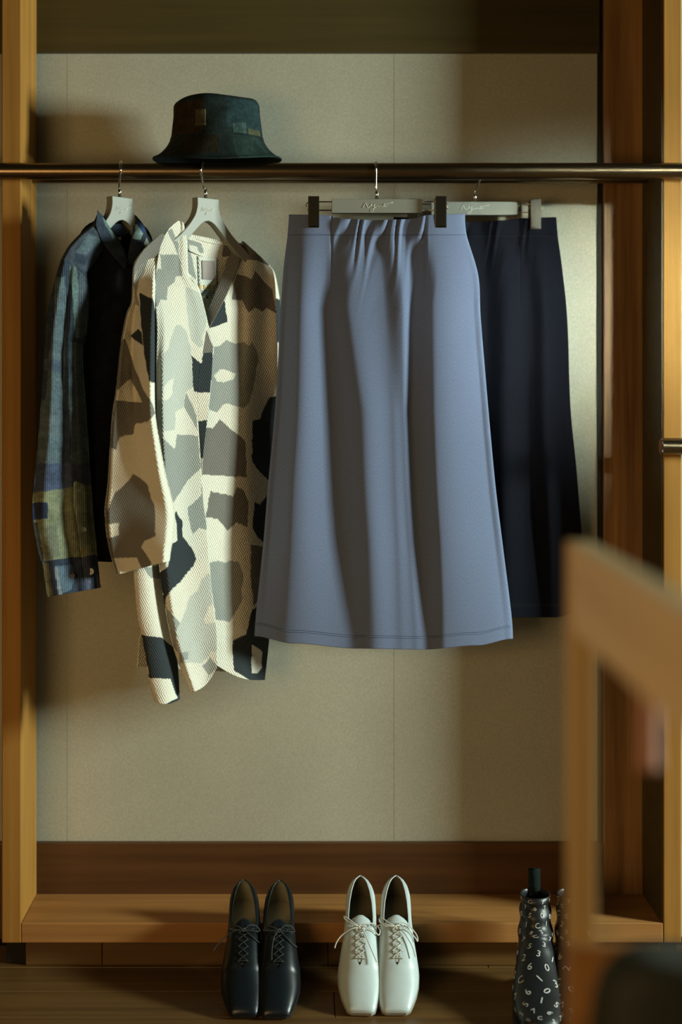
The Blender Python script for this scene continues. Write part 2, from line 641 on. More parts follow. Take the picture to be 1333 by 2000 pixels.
def coat_hanger(label, px, pytop, ang, yaw_dx, arm=1.0):
    """shaped shoulder hanger, its plane turned by ang about the vertical"""
    yc = YR
    X0, zt = XP(px, yc), ZP(pytop, yc)
    t = thing('coat_hanger', label, 'hanger', (X0, yc, zt), group=None)
    up = half_spline([(.026, 0), (.0265, -.018), (.034, -.038), (.058, -.066), (.088 * arm, -.090), (.120 * arm, -.116), (.134 * arm, -.128)])
    lo = half_spline([(.134 * arm, -.142), (.118 * arm, -.138), (.088 * arm, -.115), (.055, -.087), (.022, -.055), (.010, -.046), (0, -.043)])
    right = up + lo
    left = [(-a, b) for a, b in right[:-1]][::-1]
    pts = right + left
    fm = Matrix.Rotation(ang, 4, 'Z')
    extrude_poly('body', pts, 0.017, M_HANGER, t, 0.0012, fm)
    # signature in pale ink on the face
    paths = []
    for st in SIG:
        q = catmull([((a - .55) * .033, -.0090, -.024 + (b - .4) * .0085) for a, b in st], 5)
        paths.append([fm @ v for v in q])
    tubes('logo', paths, 0.00042, M_LOGO, t, 5)
    chrome_hook(t, X0, zt, yc, YR, zr, RR, yaw_dx)
    return t


ANG = math.radians(42)
coat_hanger('grey wooden hanger holding the dark patchwork shirt', 234, 386, math.atan(1.15), 0.004, 0.86)
coat_hanger('grey wooden hanger holding the camouflage print jacket', 402, 388, ANG, -0.009)


def skirt_hanger(label, pc, ptop, pbot, half, clips, y, yrod, zrod, r, front, hookpx, dx):
    X0, z1, z0 = XP(pc, y), ZP(ptop, y), ZP(pbot, y)
    t = thing('clip_hanger', label, 'hanger', (X0, y, z1))
    hw = half / F * y
    box('bar', -hw, hw, -.009, .009, z0 - z1, 0, M_HANGER, t, 0.001)
    zw1, zw0 = -0.004, (z0 - z1) + 0.006
    for s, cp in zip((-1, 1), clips):
        xc = XP(cp, y) - X0
        xe = xc + s * .0135
        p = [(s * hw * .9, 0, zw1), (xe - s * .004, 0, zw1), (xe, 0, zw1 - .004), (xe, 0, zw0 + .004), (xe - s * .004, 0, zw0), (s * hw * .9, 0, zw0)]
        tube('wire', p, 0.0013, M_STEEL, t, 8)
        # clip: front and rear plate joined by a bridge
        zc1, zc0 = 0.004, -0.055
        bm_ = box('clip', xc - .0105, xc + .0105, -.0215, -.0180, zc0, zc1, M_STEEL, t, 0.0009)
        box('rear_plate', xc - .0100, xc + .0100, .0100, .0135, zc0 + .004, zc1, M_STEEL, bm_, 0.0008)
        box('bridge', xc - .0095, xc + .0095, -.018, .010, -.014, -.006, M_STEEL, bm_, 0.0008)
        box('jaw_lip', xc - .0105, xc + .0105, -.0215, -.0150, zc0 - .0005, zc0 + .003, M_CHROME, bm_, 0.0006)
    paths = []
    for st in SIG:
        paths.append(catmull([((a - .55) * .050, -.0093, (z0 - z1) * .55 + (b - .4) * .0105) for a, b in st], 5))
    tubes('logo', paths, 0.00050, M_LOGO, t, 5)
    chrome_hook(t, X0 + (hookpx - pc) / F * y, z1, y, yrod, zrod, r, dx, front)
    return t


YS, YN = 2.690, 2.825
skirt_hanger('grey clip hanger holding the slate blue skirt', 736.5, 390, 417, 88.5, (613, 860), YS, YR, zr, RR, True, 736.5, -0.002)
skirt_hanger('grey clip hanger holding the black navy skirt behind', 926, 395, 421, 84, (807, 1044), YN, Y2, z2, 0.0125, True, 928, 0.012)


# ------------------------------------------------------------------ skirts
def fold_field(levels, U, PYs):
    """levels: list of (py, us, hs); smooth ridges that wander down the cloth"""
    out = np.zeros_like(U)
    pys = [l[0] for l in levels]
    for r in range(U.shape[0]):
        y = float(np.clip(PYs[r].mean(), pys[0], pys[-1]))
        i = min(max(int(np.searchsorted(pys, y)) - 1, 0), len(pys) - 2)
        f = (y - pys[i]) / (pys[i + 1] - pys[i])
        f = max(0, min(1, f))
        us = np.array(levels[i][1]) * (1 - f) + np.array(levels[i + 1][1]) * f
        hs = np.array(levels[i][2]) * (1 - f) + np.array(levels[i + 1][2]) * f
        out[r] = cosint(U[r], us, hs)
    return out


def skirt(label, L, R, hem, seam_py, yc, levels, mats, darts, top_dip, gather, T0=0.016):
    fab, thr = mats
    Ltop, Rtop = L[0], R[0]
    t = thing('skirt', label, 'skirt', (XP((Ltop[0] + Rtop[0]) / 2, yc), yc, ZP(hem[0][1], yc)))
    loc = np.array(t.location)
    La, Ra = np.array(L, float), np.array(R, float)
    hx = np.array([h[0] for h in hem], float)
    hy = np.array([h[1] for h in hem], float)
    NU = 170
    ytop = top_dip

    def xl(y):
        return np.interp(y, La[:, 1], La[:, 0])

    def xr(y):
        return np.interp(y, Ra[:, 1], Ra[:, 0])

    def smooth_edge(A):
        ys = np.linspace(A[0, 1], A[-1, 1], 200)
        q = resample(A, 199)
        return q

    Ls, Rs = smooth_edge(La), smooth_edge(Ra)
    xl = lambda y: np.interp(y, Ls[:, 1], Ls[:, 0])
    xr = lambda y: np.interp(y, Rs[:, 1], Rs[:, 0])

    def surf(v, U, top, bot, extra=0.0):
        """v (n,1) 0..1 from top(u) to bot(u)"""
        py = top(U) * (1 - v) + bot(U) * v
        rowy = py.mean(axis=1, keepdims=True)
        a, b = xl(rowy), xr(rowy)
        px = a + (b - a) * U
        k = np.clip((rowy - seam_py) / 500.0, 0, 1)
        T = (T0 + 0.012 * k) * np.clip(1 - np.abs(2 * U - 1) ** 5, 0, 1) ** 0.6
        h = fold_field(levels, U, py)
        # gathers of the elastic waist
        win = smooth01((U - gather[0]) / .05) * smooth01((gather[1] - U) / .05)
        fall = np.where(py < seam_py + 6, 1.0, np.exp(-(py - seam_py - 6) / 34.0))
        ph = U * gather[2] + 0.012 * (py - 430) + 0.35 * np.sin(U * 31)
        h = h + gather[3] * win * fall * (np.sin(2 * np.pi * ph) + .5 * np.sin(2 * np.pi * (ph * 1.63 + .3)))
        edge = np.clip(np.minimum(U, 1 - U) / 0.03, 0, 1)
        y = yc - T - h * edge - extra
        for du, dp in darts:      # pressed dart seams
            y = y + 0.0022 * np.exp(-((px - dp) / 1.6) ** 2) * np.clip((620 - py) / 120, 0, 1)
        return px, py, y

    def build(name, top, bot, nv, extra, mat, back=True, parent=t):
        u = np.linspace(0, 1, NU + 1)
        v = np.linspace(0, 1, nv + 1)[:, None]
        U = np.tile(u, (nv + 1, 1))
        px, py, y = surf(v, U, top, bot, extra)
        front = np.stack([(px - PX) / F * y, y, HC - (py - PY) / F * y], -1)
        if back:
            ub = np.linspace(1, 0, 41)[1:]
            Ub = np.tile(ub, (nv + 1, 1))
            pyb = top(Ub) * (1 - v) + bot(Ub) * v
            rowy = pyb.mean(axis=1, keepdims=True)
            k = np.clip((rowy - seam_py) / 500.0, 0, 1)
            Tb = (0.010 + 0.014 * k) * np.clip(1 - np.abs(2 * Ub - 1) ** 4, 0, 1) ** 0.6
            yb = yc + Tb + extra
            a, b = xl(rowy), xr(rowy)
            pxb = a + (b - a) * Ub
            bk = np.stack([(pxb - PX) / F * yc, yb, HC - (pyb - PY) / F * yc], -1)
            co = np.concatenate([front, bk], 1)
            px = np.concatenate([px, 2 * xr(rowy) - pxb], 1)
            py = np.concatenate([py, pyb], 1)
        else:
            co = front
        me = grid_mesh(name, co - loc, px, py)
        o = link_mesh(name, me, mat, parent)
        m = o.modifiers.new('thickness', 'SOLIDIFY')
        m.thickness = 0.0018
        m.offset = 0
        return o

    ftop = lambda U: np.interp(U, [q[0] for q in ytop], [q[1] for q in ytop])
    ftop_s = lambda U: cosint(U, [q[0] for q in ytop], [q[1] for q in ytop])
    fseam = lambda U: seam_py + 0 * U
    fbot = lambda U: cosint(U, hx, hy)
    fhem = lambda U: cosint(U, hx, hy) - 24
    build('waistband', ftop_s, fseam, 22, 0.0008, fab)
    build('body', lambda U: fseam(U) - 2, fbot, 260, 0.0, fab)
    build('hem_band', fhem, lambda U: fbot(U) + 0.6, 14, 0.0007, fab)
    # double stitch line at the hem and single line under the waistband
    u = np.linspace(0.004, 0.996, 220)
    for nm, fn, off in (('hem_stitching', lambda q: fbot(q) - 25, .0016), ('hem_stitching', lambda q: fbot(q) - 21.5, .0020), ('waist_stitching', lambda q: fseam(q) + 1, .0018)):
        U = u[None, :]
        px, py, y = surf(np.zeros((1, 1)), U, fn, fn, off)
        co = np.stack([(px - PX) / F * y, y, HC - (py - PY) / F * y], -1)[0] - loc
        tube(nm, co, 0.00045, thr, t, 5)
    for du, dp in darts:
        yy = np.linspace(seam_py + 2, 600, 40)
        pts = []
        for q in yy:
            uu = (dp - xl(q)) / (xr(q) - xl(q))
            px, py, y = surf(np.zeros((1, 1)), np.array([[uu]]), lambda U: q + 0 * U, lambda U: q + 0 * U, -0.0012)
            pts.append(Vector(((px[0, 0] - PX) / F * y[0, 0], y[0, 0], HC - (py[0, 0] - PY) / F * y[0, 0])) - t.location)
        tube('dart_seam', pts, 0.0005, thr, t, 5)
    return t


BL = [(566, 418), (563, 458), (555, 526), (548, 627), (539, 797), (525, 951), (515, 1076), (500, 1227), (498, 1275)]
BR = [(908, 418), (911, 458), (934, 540), (939, 627), (953, 797), (967, 951), (982, 1076), (999, 1215), (1002, 1275)]
LEV = [
    (418, [0, .10, .24, .36, .50, .58, .68, .80, 1], [0, .002, 0, .002, 0, .002, -.001, .003, 0]),
    (470, [0, .10, .24, .36, .50, .58, .68, .80, 1], [0, .004, -.002, .004, -.001, .005, -.004, .006, 0]),
    (600, [0, .10, .225, .35, .52, .61, .665, .775, 1], [-.008, .009, -.008, .008, .001, .008, -.009, .010, -.006]),
    (800, [0, .108, .275, .42, .55, .60, .645, .754, 1], [-.013, .013, -.012, .012, .001, -.001, -.012, .013, -.009]),
    (1050, [0, .115, .33, .45, .56, .61, .66, .75, 1], [-.015, .013, -.011, .011, .000, -.004, -.012, .011, -.009]),
    (1240, [0, .13, .37, .47, .56, .62, .67, .74, 1], [-.004, .008, -.006, .006, .0, -.003, -.006, .005, -.004])]
skirt('slate blue midi skirt with gathered waist hanging from clip hanger', BL, BR,
      [(0, 1242), (.15, 1256), (.40, 1266), (.65, 1268), (.86, 1260), (1, 1247)], 458, YS, LEV, (M_BLUE, M_STITCH_B),
      [(0, 648), (0, 831)], [(0, 419), (.2, 420), (.32, 428), (.5, 430), (.68, 428), (.80, 420), (1, 418)], (.24, .80, 14.0, .0032))

NL = [(770, 424), (768, 460), (764, 530), (758, 630), (745, 800), (735, 930), (725, 1065), (716, 1170), (715, 1215)]
NR = [(1086, 424), (1089, 458), (1098, 526), (1108, 627), (1114, 797), (1126, 926), (1137, 1061), (1146, 1170), (1147, 1215)]
LEVN = [
    (420, [0, .12, .3, .42, .55, .66, .78, .9, 1], [0, .002, 0, .002, 0, .002, 0, .002, 0]),
    (600, [0, .12, .3, .42, .55, .66, .80, .88, 1], [-.003, .006, -.004, .006, -.004, .006, -.008, .006, -.004]),
    (1000, [0, .12, .3, .42, .55, .64, .78, .86, 1], [-.004, .008, -.006, .006, -.006, .006, -.010, .007, -.004]),
    (1200, [0, .12, .3, .42, .55, .64, .78, .86, 1], [-.003, .006, -.004, .004, -.004, .004, -.006, .005, -.003])]
skirt('black navy midi skirt hanging behind the slate blue one', NL, NR,
      [(0, 1192), (.3, 1202), (.6, 1205), (.85, 1205), (1, 1192)], 460, YN, LEVN, (M_NAVY, M_STITCH_N),
      [(0, 840), (0, 1016)], [(0, 424), (.2, 426), (.36, 432), (.5, 434), (.66, 431), (.8, 426), (1, 424)], (.24, .86, 9.0, .0022), T0=0.012)


# ------------------------------------------------------------------ camouflage jacket
def za(x, y):
    return (200 + x / 3.703, 420 + y / 3.703)


def zb(x, y):
    return (200 + x / 3.703, 700 + y / 3.703)


def zc(x, y):
    return (200 + x / 3.703, 980 + y / 3.703)


def A(*p):
    return [za(p[i], p[i + 1]) for i in range(0, len(p), 2)]


def B(*p):
    return [zb(p[i], p[i + 1]) for i in range(0, len(p), 2)]


def CC(*p):
    return [zc(p[i], p[i + 1]) for i in range(0, len(p), 2)]


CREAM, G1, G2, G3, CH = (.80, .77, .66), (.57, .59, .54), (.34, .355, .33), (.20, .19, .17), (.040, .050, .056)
PR_LF = [
    (G2, A(470, 115, 500, 100, 550, 210, 553, 300, 520, 230)),
    (G2, A(415, 285, 550, 290, 570, 350, 575, 440, 530, 445, 520, 490, 470, 525, 465, 615, 420, 610, 395, 665, 370, 665, 370, 450, 400, 390, 425, 390)),
    (G1, A(600, 520, 700, 560, 735, 660, 760, 760, 745, 820, 720, 870, 725, 940, 700, 960, 640, 900, 615, 760)),
    (G1, A(475, 965, 490, 900, 515, 830, 535, 795, 565, 795, 605, 840, 625, 905, 640, 965, 642, 1100) + B(650, 100, 665, 205, 600, 245, 588, 350, 530, 385, 522, 520, 440, 525, 405, 480, 400, 310, 425, 300) + A(430, 1060, 445, 1000)),
    (CREAM, B(425, 305, 440, 210, 480, 160, 515, 145, 500, 270, 470, 300)),
    (G2, B(605, 245, 680, 410, 690, 520, 588, 350)),
    (G2, B(535, 550, 690, 560, 705, 700, 718, 790, 620, 880, 540, 1000, 515, 1050, 490, 1000, 430, 800, 430, 570, 455, 590, 515, 655, 530, 640)),
    (G2, CC(615, 40, 660, 10) + B(712, 990, 722, 880, 745, 1040) + CC(756, 210, 700, 185, 655, 235, 635, 180)),
    (CH, CC(530, 65, 545, 95, 578, 140, 580, 250, 640, 330, 682, 410, 660, 460, 560, 580, 490, 650, 462, 690, 455, 770, 445, 740, 435, 640, 405, 520, 470, 470, 485, 420, 460, 370, 480, 320, 540, 285, 540, 200, 520, 100)),
    (G2, CC(465, 770, 570, 885, 540, 910, 535, 1000, 550, 1090, 520, 1060, 495, 950, 470, 850)),
    (G1, CC(765, 520, 785, 520, 805, 740, 770, 750, 735, 850, 745, 885, 820, 870, 835, 1080, 780, 1085, 770, 1120, 720, 1165, 620, 1165, 560, 1170, 545, 1060, 540, 910, 575, 850, 610, 760, 625, 690, 690, 640, 715, 560)),
    (G2, CC(555, 1090, 620, 1085, 620, 1140, 565, 1160)),
    (G2, CC(775, 1120, 830, 1180, 822, 1205, 770, 1255, 715, 1185, 760, 1160)),
    (G1, CC(770, 1255, 822, 1205, 735, 1325)),
    (CH, A(640, 1015, 715, 1076, 730, 1000, 800, 995, 800, 1115) + B(795, 0, 780, 250, 660, 240, 645, 0)),
]
PR_ST = [
    (G3, A(745, 825, 800, 950, 800, 1000, 720, 1000, 715, 900)),
    (CH, A(640, 1015, 715, 1076, 730, 1000, 800, 995, 800, 1115) + B(800, 0, 780, 250, 655, 243, 645, 0)),
    (CH, B(680, 455, 765, 445, 735, 720, 700, 725)),
]
PR_RF = [
    (G3, A(1000, 180, 1110, 250, 1215, 370, 1110, 330, 1012, 315)),
    (G3, A(970, 430, 1040, 445, 1080, 465, 1100, 405, 1230, 545, 1262, 715, 1190, 670, 1160, 700, 1100, 670, 1060, 705, 1010, 620, 935, 610, 950, 500)),
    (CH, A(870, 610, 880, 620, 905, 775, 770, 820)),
    (G2, A(790, 955, 850, 945, 900, 905, 960, 930, 1030, 920, 1060, 945, 1085, 920, 1120, 1000, 1130, 1080) + B(1120, 30, 1100, 180, 1080, 250, 1060, 320, 1020, 360, 900, 325, 865, 340, 830, 390, 770, 370, 760, 0)),
    (CREAM, B(800, 125, 850, 80, 900, 85, 965, 110, 945, 150, 880, 175, 830, 165)),
    (G3, B(735, 500, 800, 505, 845, 440, 1035, 600, 1042, 860, 700, 840)),
    (G3, B(780, 960, 940, 995, 975, 930, 1020, 950, 1055, 1040) + CC(1050, 185, 965, 150, 905, 210, 830, 120, 745, 115) + B(760, 1070)),
    (G2, CC(770, 440, 840, 425, 890, 445, 920, 425, 980, 430, 1020, 530, 1015, 600, 1005, 640, 1010, 720, 960, 800, 920, 870, 820, 850, 790, 640)),
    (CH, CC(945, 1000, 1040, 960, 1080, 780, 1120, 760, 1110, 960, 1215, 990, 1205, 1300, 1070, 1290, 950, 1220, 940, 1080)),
    (CREAM, CC(1080, 1030, 1155, 1080, 1150, 1200, 1120, 1240, 1078, 1240)),
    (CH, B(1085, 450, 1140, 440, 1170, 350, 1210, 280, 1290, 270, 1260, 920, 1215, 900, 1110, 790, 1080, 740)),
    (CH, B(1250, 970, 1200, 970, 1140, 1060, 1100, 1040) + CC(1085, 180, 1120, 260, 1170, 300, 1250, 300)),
    (G3, CC(1070, 310, 1195, 330, 1180, 640, 1095, 760, 1075, 600)),
]
PR_SL = [
    (CH, A(270, 565, 365, 605, 380, 700, 395, 1110) + B(395, 185, 340, 165) + A(322, 1100, 300, 950, 285, 800)),
    (CH, A(262, 825, 285, 850, 297, 945, 240, 905, 205, 870)),
    (G2, A(300, 300, 340, 270, 330, 330, 300, 430, 265, 480, 250, 560, 270, 660, 240, 650, 228, 500, 245, 420)),
    (G3, A(165, 890, 185, 960, 240, 1110) + B(300, 230, 345, 290, 380, 400, 320, 465, 300, 330, 205, 145, 105, 240) + A(110, 1060, 130, 930)),
    (CREAM, B(205, 145, 290, 310, 90, 308, 105, 235)),
    (G3, B(100, 305, 300, 322, 340, 430, 300, 465, 240, 475, 225, 545, 125, 570, 100, 660, 50, 640)),
    (G3, B(225, 835, 330, 910, 350, 1000, 375, 1060) + CC(385, 80, 385, 250, 310, 280, 250, 400, 60, 410, 20, 270, 120, 240, 120, 150, 0, 165) + B(90, 970, 150, 930)),
    (G3, CC(270, 310, 360, 440, 345, 470, 285, 490, 250, 390)),
]
PR_SP = [
    (CH, CC(280, 960, 430, 985, 520, 1060, 560, 1200, 575, 1480, 430, 1475, 540, 1420, 490, 1280, 345, 1275, 315, 1120)),
    (G2, CC(290, 470, 400, 470, 425, 560, 350, 550)),
    (G3, CC(240, 960, 275, 975, 300, 1130, 330, 1260, 240, 1230)),
]
PR_BK = [
    (G2, A(600, 170, 710, 200, 735, 275, 700, 270, 680, 225, 625, 215, 680, 470, 600, 410, 560, 300)),
    (G3, A(875, 215, 960, 240, 960, 290, 865, 305)),
]


def painter(base, prints):
    def f(px, py):
        c = np.empty(px.shape + (3,))
        c[...] = base
        # cut edges of a hand drawn print wander slightly
        qx = px + 0.45 * np.sin(py * .22) + .35 * np.sin(px * .1 + py * .07)
        qy = py + 0.45 * np.sin(px * .19)
        for k, poly in prints:
            c[inside(poly, qx, qy)] = k
        return c
    return f


JX, JK = XP(405, YR), 0.9


def jy(px, o):
    return (YR - JK * JX + o) / (1 - JK * (px - PX) / F)


jk = thing('jacket', 'cream and grey camouflage print open jacket on grey hanger', 'jacket', (JX, YR, ZP(1372, YR)))


def jsheet(name, L, R, off, pr, step=1.6, bulge=None, base=CREAM, thick=0.0016):
    o = sheet(name, L, R, lambda u, t, px, py: jy(px, off(u, t, px, py)), M_JACKET, jk, step, painter(base, pr), thick, bulge)
    o.data.transform(Matrix.Translation(-Vector(jk.location)))
    return o


def lin(xs, ys):
    return lambda v: cosint(np.asarray(v, float), xs, ys)


# back panel, seen inside the neck and below the fronts
jsheet('back_panel', [(350, 452), (330, 470), (318, 600), (300, 900), (284, 1180), (272, 1250), (268, 1302)],
       [(474, 474), (505, 505), (522, 600), (522, 900), (520, 1180), (516, 1250), (512, 1316)],
       lambda u, t, px, py: 0.016 * smooth01(t / .12) + 0.010 * np.sin(u * 7 + 1) * smooth01((t - .3) / .3), PR_BK, 1.8,
       lambda u, t: (0 * u, (1 - smooth01(t / .06)) * (22 * 4 * u * (1 - u) * .5)))
# neck band inside the back
jsheet('neck_band', [(352, 452), (358, 470), (364, 486)], [(474, 474), (468, 486), (462, 502)],
       lambda u, t, px, py: 0.016 * smooth01((py - 450) / 60) - 0.002, PR_BK, 1.8,
       lambda u, t: (0 * u, 11 * 4 * u * (1 - u) + 0 * t))

# right front, folding back behind a soft ridge
rL = [(473, 471), (471, 501), (459, 533), (440, 582), (409, 640), (416, 676), (414, 700), (409, 767), (404, 821), (395, 889), (391, 930), (396, 1034), (400, 1088), (408, 1169), (416, 1223), (424, 1300)]
rR = [(478, 473), (524, 517), (536, 541), (540, 609), (541, 640), (542, 676), (542, 700), (542, 767), (542, 821), (542, 889), (541, 930), (538, 1034), (534, 1088), (530, 1169), (526, 1243), (517, 1328)]


def rf_off(u, t, px, py):
    front = -0.052 * smooth01((py - 471) / 140)
    k = smooth01((py - 640) / 200)
    ridge = 482 + 6 * np.sin(py * .006)
    # gentle swell up to the ridge, then the side falls away to the rear
    s = np.clip((px - ridge) / 45.0, 0, 1.4)
    fall = 0.045 * smooth01(s / 1.4) * k
    swell = -0.006 * np.exp(-((px - ridge + 12) / 22) ** 2) * k
    shade = 0.006 * np.sin((px - 470) * .11 + py * .004) * smooth01((px - 455) / 30) * (1 - k)
    return front + fall + swell + shade + 0.003 * np.sin(py * .012 + px * .03)


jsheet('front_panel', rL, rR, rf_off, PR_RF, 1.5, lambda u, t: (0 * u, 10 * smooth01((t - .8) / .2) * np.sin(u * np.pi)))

# left front with its turned front edge
lL = [(348, 431), (330, 447), (315, 475), (306, 520), (303, 570), (307, 640), (306, 700), (306, 760), (308, 850), (312, 925), (312, 1000), (311, 1080), (313, 1120), (325, 1200), (340, 1269), (371, 1354)]
lR = [(357, 434), (361, 450), (364, 470), (366, 533), (386, 565), (403, 621), (397, 680), (390, 715), (385, 765), (387, 821), (392, 900), (397, 980), (404, 1034), (415, 1169), (423, 1230), (424, 1303)]


def lf_off(u, t, px, py):
    front = -0.056 * smooth01((py - 436) / 150)
    k = smooth01((py - 560) / 200)
    roll = 0.016 * (1 - smooth01(u / .16)) * k           # turns away under the sleeve
    wave = -0.006 * np.sin(u * 5.2 + .4 + py * .0012) * k
    vband = -0.004 * smooth01((u - .7) / .2) * (1 - k)
    low = -0.012 * smooth01((py - 1000) / 250) * u
    return front + roll + wave + vband + low


jsheet('front_panel', lL, lR, lf_off, PR_LF, 1.5, lambda u, t: (4 * smooth01((t - .9) / .1) * np.sin(u * 3.14), 9 * smooth01((t - .9) / .1) * np.sin(u * 3.14)))
# turned edge of the left front
jsheet('front_facing', [(403, 621), (397, 680), (390, 715), (385, 765), (387, 821), (391, 880), (394, 932)],
       [(404.5, 624), (417, 677), (415, 705), (411, 767), (404, 821), (397, 889), (395, 932)],
       lambda u, t, px, py: -0.056 - 0.006 * np.sin(5.6 + py * .0012) - 0.010 * u * np.sin(np.clip(t, 0, 1) * 3.14), PR_ST, 1.4)
# inner facing of the right neckline, seen edge on, its shade put into the grey base colour
jsheet('neck_facing', [(445, 498), (438, 528), (425, 560), (412, 592), (402, 621)], [(473, 486), (466, 520), (450, 560), (432, 598), (409, 641)],
       lambda u, t, px, py: -0.052 * smooth01((py - 471) / 140) + 0.022 * (1 - u), [], 1.8, base=G3)
# rolled V edge of the left neckline
jsheet('neck_facing', [(352, 432), (360, 466), (362, 533), (374, 548), (386, 571), (400, 622)], [(358, 435), (365, 468), (368, 533), (381, 548), (391, 571), (404, 622)],
       lambda u, t, px, py: -0.056 * smooth01((py - 436) / 150) - .003 * np.sin(u * 3.14), [], 1.6)

# sleeve nearest the eye
sL = [(316, 455), (297, 471), (278, 490), (264, 512), (260, 530), (259, 555), (257, 590), (248, 612), (240, 650), (234, 690), (227, 762), (220, 808), (215, 875), (211, 943), (205, 997), (209, 1047), (216, 1083), (228, 1121)]
sR = [(322, 462), (315, 480), (310, 500), (306, 525), (304, 548), (303, 580), (302, 610), (302, 640), (302, 668), (302, 705), (302, 765), (304, 812), (312, 862), (324, 925), (341, 996), (339, 1047), (335, 1070), (331, 1094)]


def sl_off(u, t, px, py):
    k = smooth01((py - 470) / 150)
    # the outer side turns from the light; only the inner rim looks into it
    T = k * (0.100 * smooth01(u / 1.25) / smooth01(np.array(.8)) * (.84 + .40 * smooth01((py - 760) / 200)) - 0.010 - 0.020 * smooth01((u - .87) / .13))
    base = -0.034 * k - .004
    r1 = 0.010 * np.sin(u * 6.0 - py * .011 + 1.0) * smooth01((py - 560) / 100) * (1 - .6 * smooth01((py - 900) / 150))
    dent = 0.012 * np.exp(-((u - (.15 + .0016 * (py - 560))) / .10) ** 2) * smooth01((py - 560) / 60) * (1 - smooth01((py - 760) / 80))
    edge = 0.006 * smooth01((u - .9) / .1)
    return base - T + r1 + dent + edge + 0.045 * smooth01((0.06 - u) / .06) * k


jsheet('sleeve', sL, sR, sl_off, PR_SL, 1.6)
jsheet('sleeve_hem', [(224.5, 1112), (228.3, 1122.5)], [(333, 1083), (331.2, 1095.5)], lambda u, t, px, py: sl_off(u, 1, px, 1115 + 0 * py) - .0012, PR_SL, 1.6)
# rear half of that sleeve
jsheet('sleeve_lining', [(q[0] + 1.0, q[1] + 0.0) for q in sL], [(q[0] - 1.0, q[1] + 0.0) for q in sR],
       lambda u, t, px, py: -0.03 + 0.02 * smooth01((py - 470) / 120) * np.sin(u * 3.14) + .012, [], 3, base=G3)
# far sleeve behind the right shoulder
jsheet('sleeve', [(514, 515), (526, 545), (532, 620), (536, 720), (532, 860), (526, 1000)], [(526, 518), (538, 540), (549, 610), (556, 720), (560, 860), (560, 1000)],
       lambda u, t, px, py: 0.010 + 0.02 * u, [(CH, [(530, 580), (560, 590), (560, 680), (530, 660)]), (G3, [(530, 760), (570, 770), (570, 860), (530, 850)])], 2.5)
# side of the back below the sleeve, with the slit
jsheet('side_panel', [(262, 1040), (261, 1100), (264, 1150), (270, 1210), (279, 1248), (290, 1320), (302, 1370)],
       [(318, 1040), (314, 1100), (315, 1130), (326, 1200), (341, 1268), (347, 1300), (351, 1366)],
       lambda u, t, px, py: -0.012 - 0.020 * np.sin(np.clip(u, 0, 1) * np.pi) ** .8, PR_SP, 1.6,
       lambda u, t: (0 * u, 7 * smooth01((t - .85) / .15) * np.sin(u * 3.14)))

# sewn label
lab = jsheet('label', [(386, 500), (390, 590)], [(424, 503), (424, 594)], lambda u, t, px, py: 0.016 - .0028 + 0 * u, [], 4, base=(.74, .76, .68))
M_MAUVE = plain('mauve_label', (.36, .31, .29), .8)
M_ORANGE = plain('orange_ink', (.62, .42, .16), .8)
M_TEAL = plain('grey_green_ink', (.26, .32, .30), .8)


def lsheet(name, x0, y0, x1, y1, mat, o=-.0046):
    s = sheet(name, [(x0, y0), (x0 + (y1 - y0) * .03, y1)], [(x1, y0 + 1.5), (x1, y1 + 1.5)], lambda u, t, px, py: jy(px, .016 + o + 0 * u), mat, lab, 4, None, 0.0006)
    s.data.transform(Matrix.Translation(-Vector(jk.location)))
    return s


lsheet('label_patch', 393.5, 508.5, 419, 545.5, M_MAUVE)
for i in range(4):
    x = 389.5 + i * 8.3
    lsheet('care_symbol', x, 555.5 + (i % 2), x + 4.6, 564, M_ORANGE)
for i in range(3):
    lsheet('printed_line', 390.5, 567 + i * 4.0, 420 - 6 * (i == 2), 568.7 + i * 4.0, M_TEAL)
lsheet('printed_dot', 403.5, 578.5, 407, 582, M_DARK)

# ------------------------------------------------------------------ patchwork shirt
SX, SK = XP(236, YR), 1.15


def sy(px, o):
    return (YR - SK * SX + o) / (1 - SK * (px - PX) / F)


sh = thing('shirt', 'dark indigo patchwork shirt on grey hanger beside the left upright', 'shirt', (SX, YR, ZP(1165, YR)))


def ssheet(name, L, R, off, pr, base, mat=None, step=2.0, bulge=None, parent=None):
    o = sheet(name, L, R, lambda u, t, px, py: sy(px, off(u, t, px, py)), mat or M_SHIRT, parent or sh, step, painter(base, pr), 0.0014, bulge)
    o.data.transform(Matrix.Translation(-Vector(sh.location)))
    return o


IND, INDL, BLK, OLV, WASH = (.030, .042, .062), (.075, .105, .125), (.010, .012, .013), (.155, .165, .105), (.10, .15, .15)


def s8(*p):
    return [(40 + p[i] / 6.06, 880 + p[i + 1] / 6.06) for i in range(0, len(p), 2)]


def s4(*p):
    return [(60 + p[i] / 5.0, 400 + p[i + 1] / 5.0) for i in range(0, len(p), 2)]


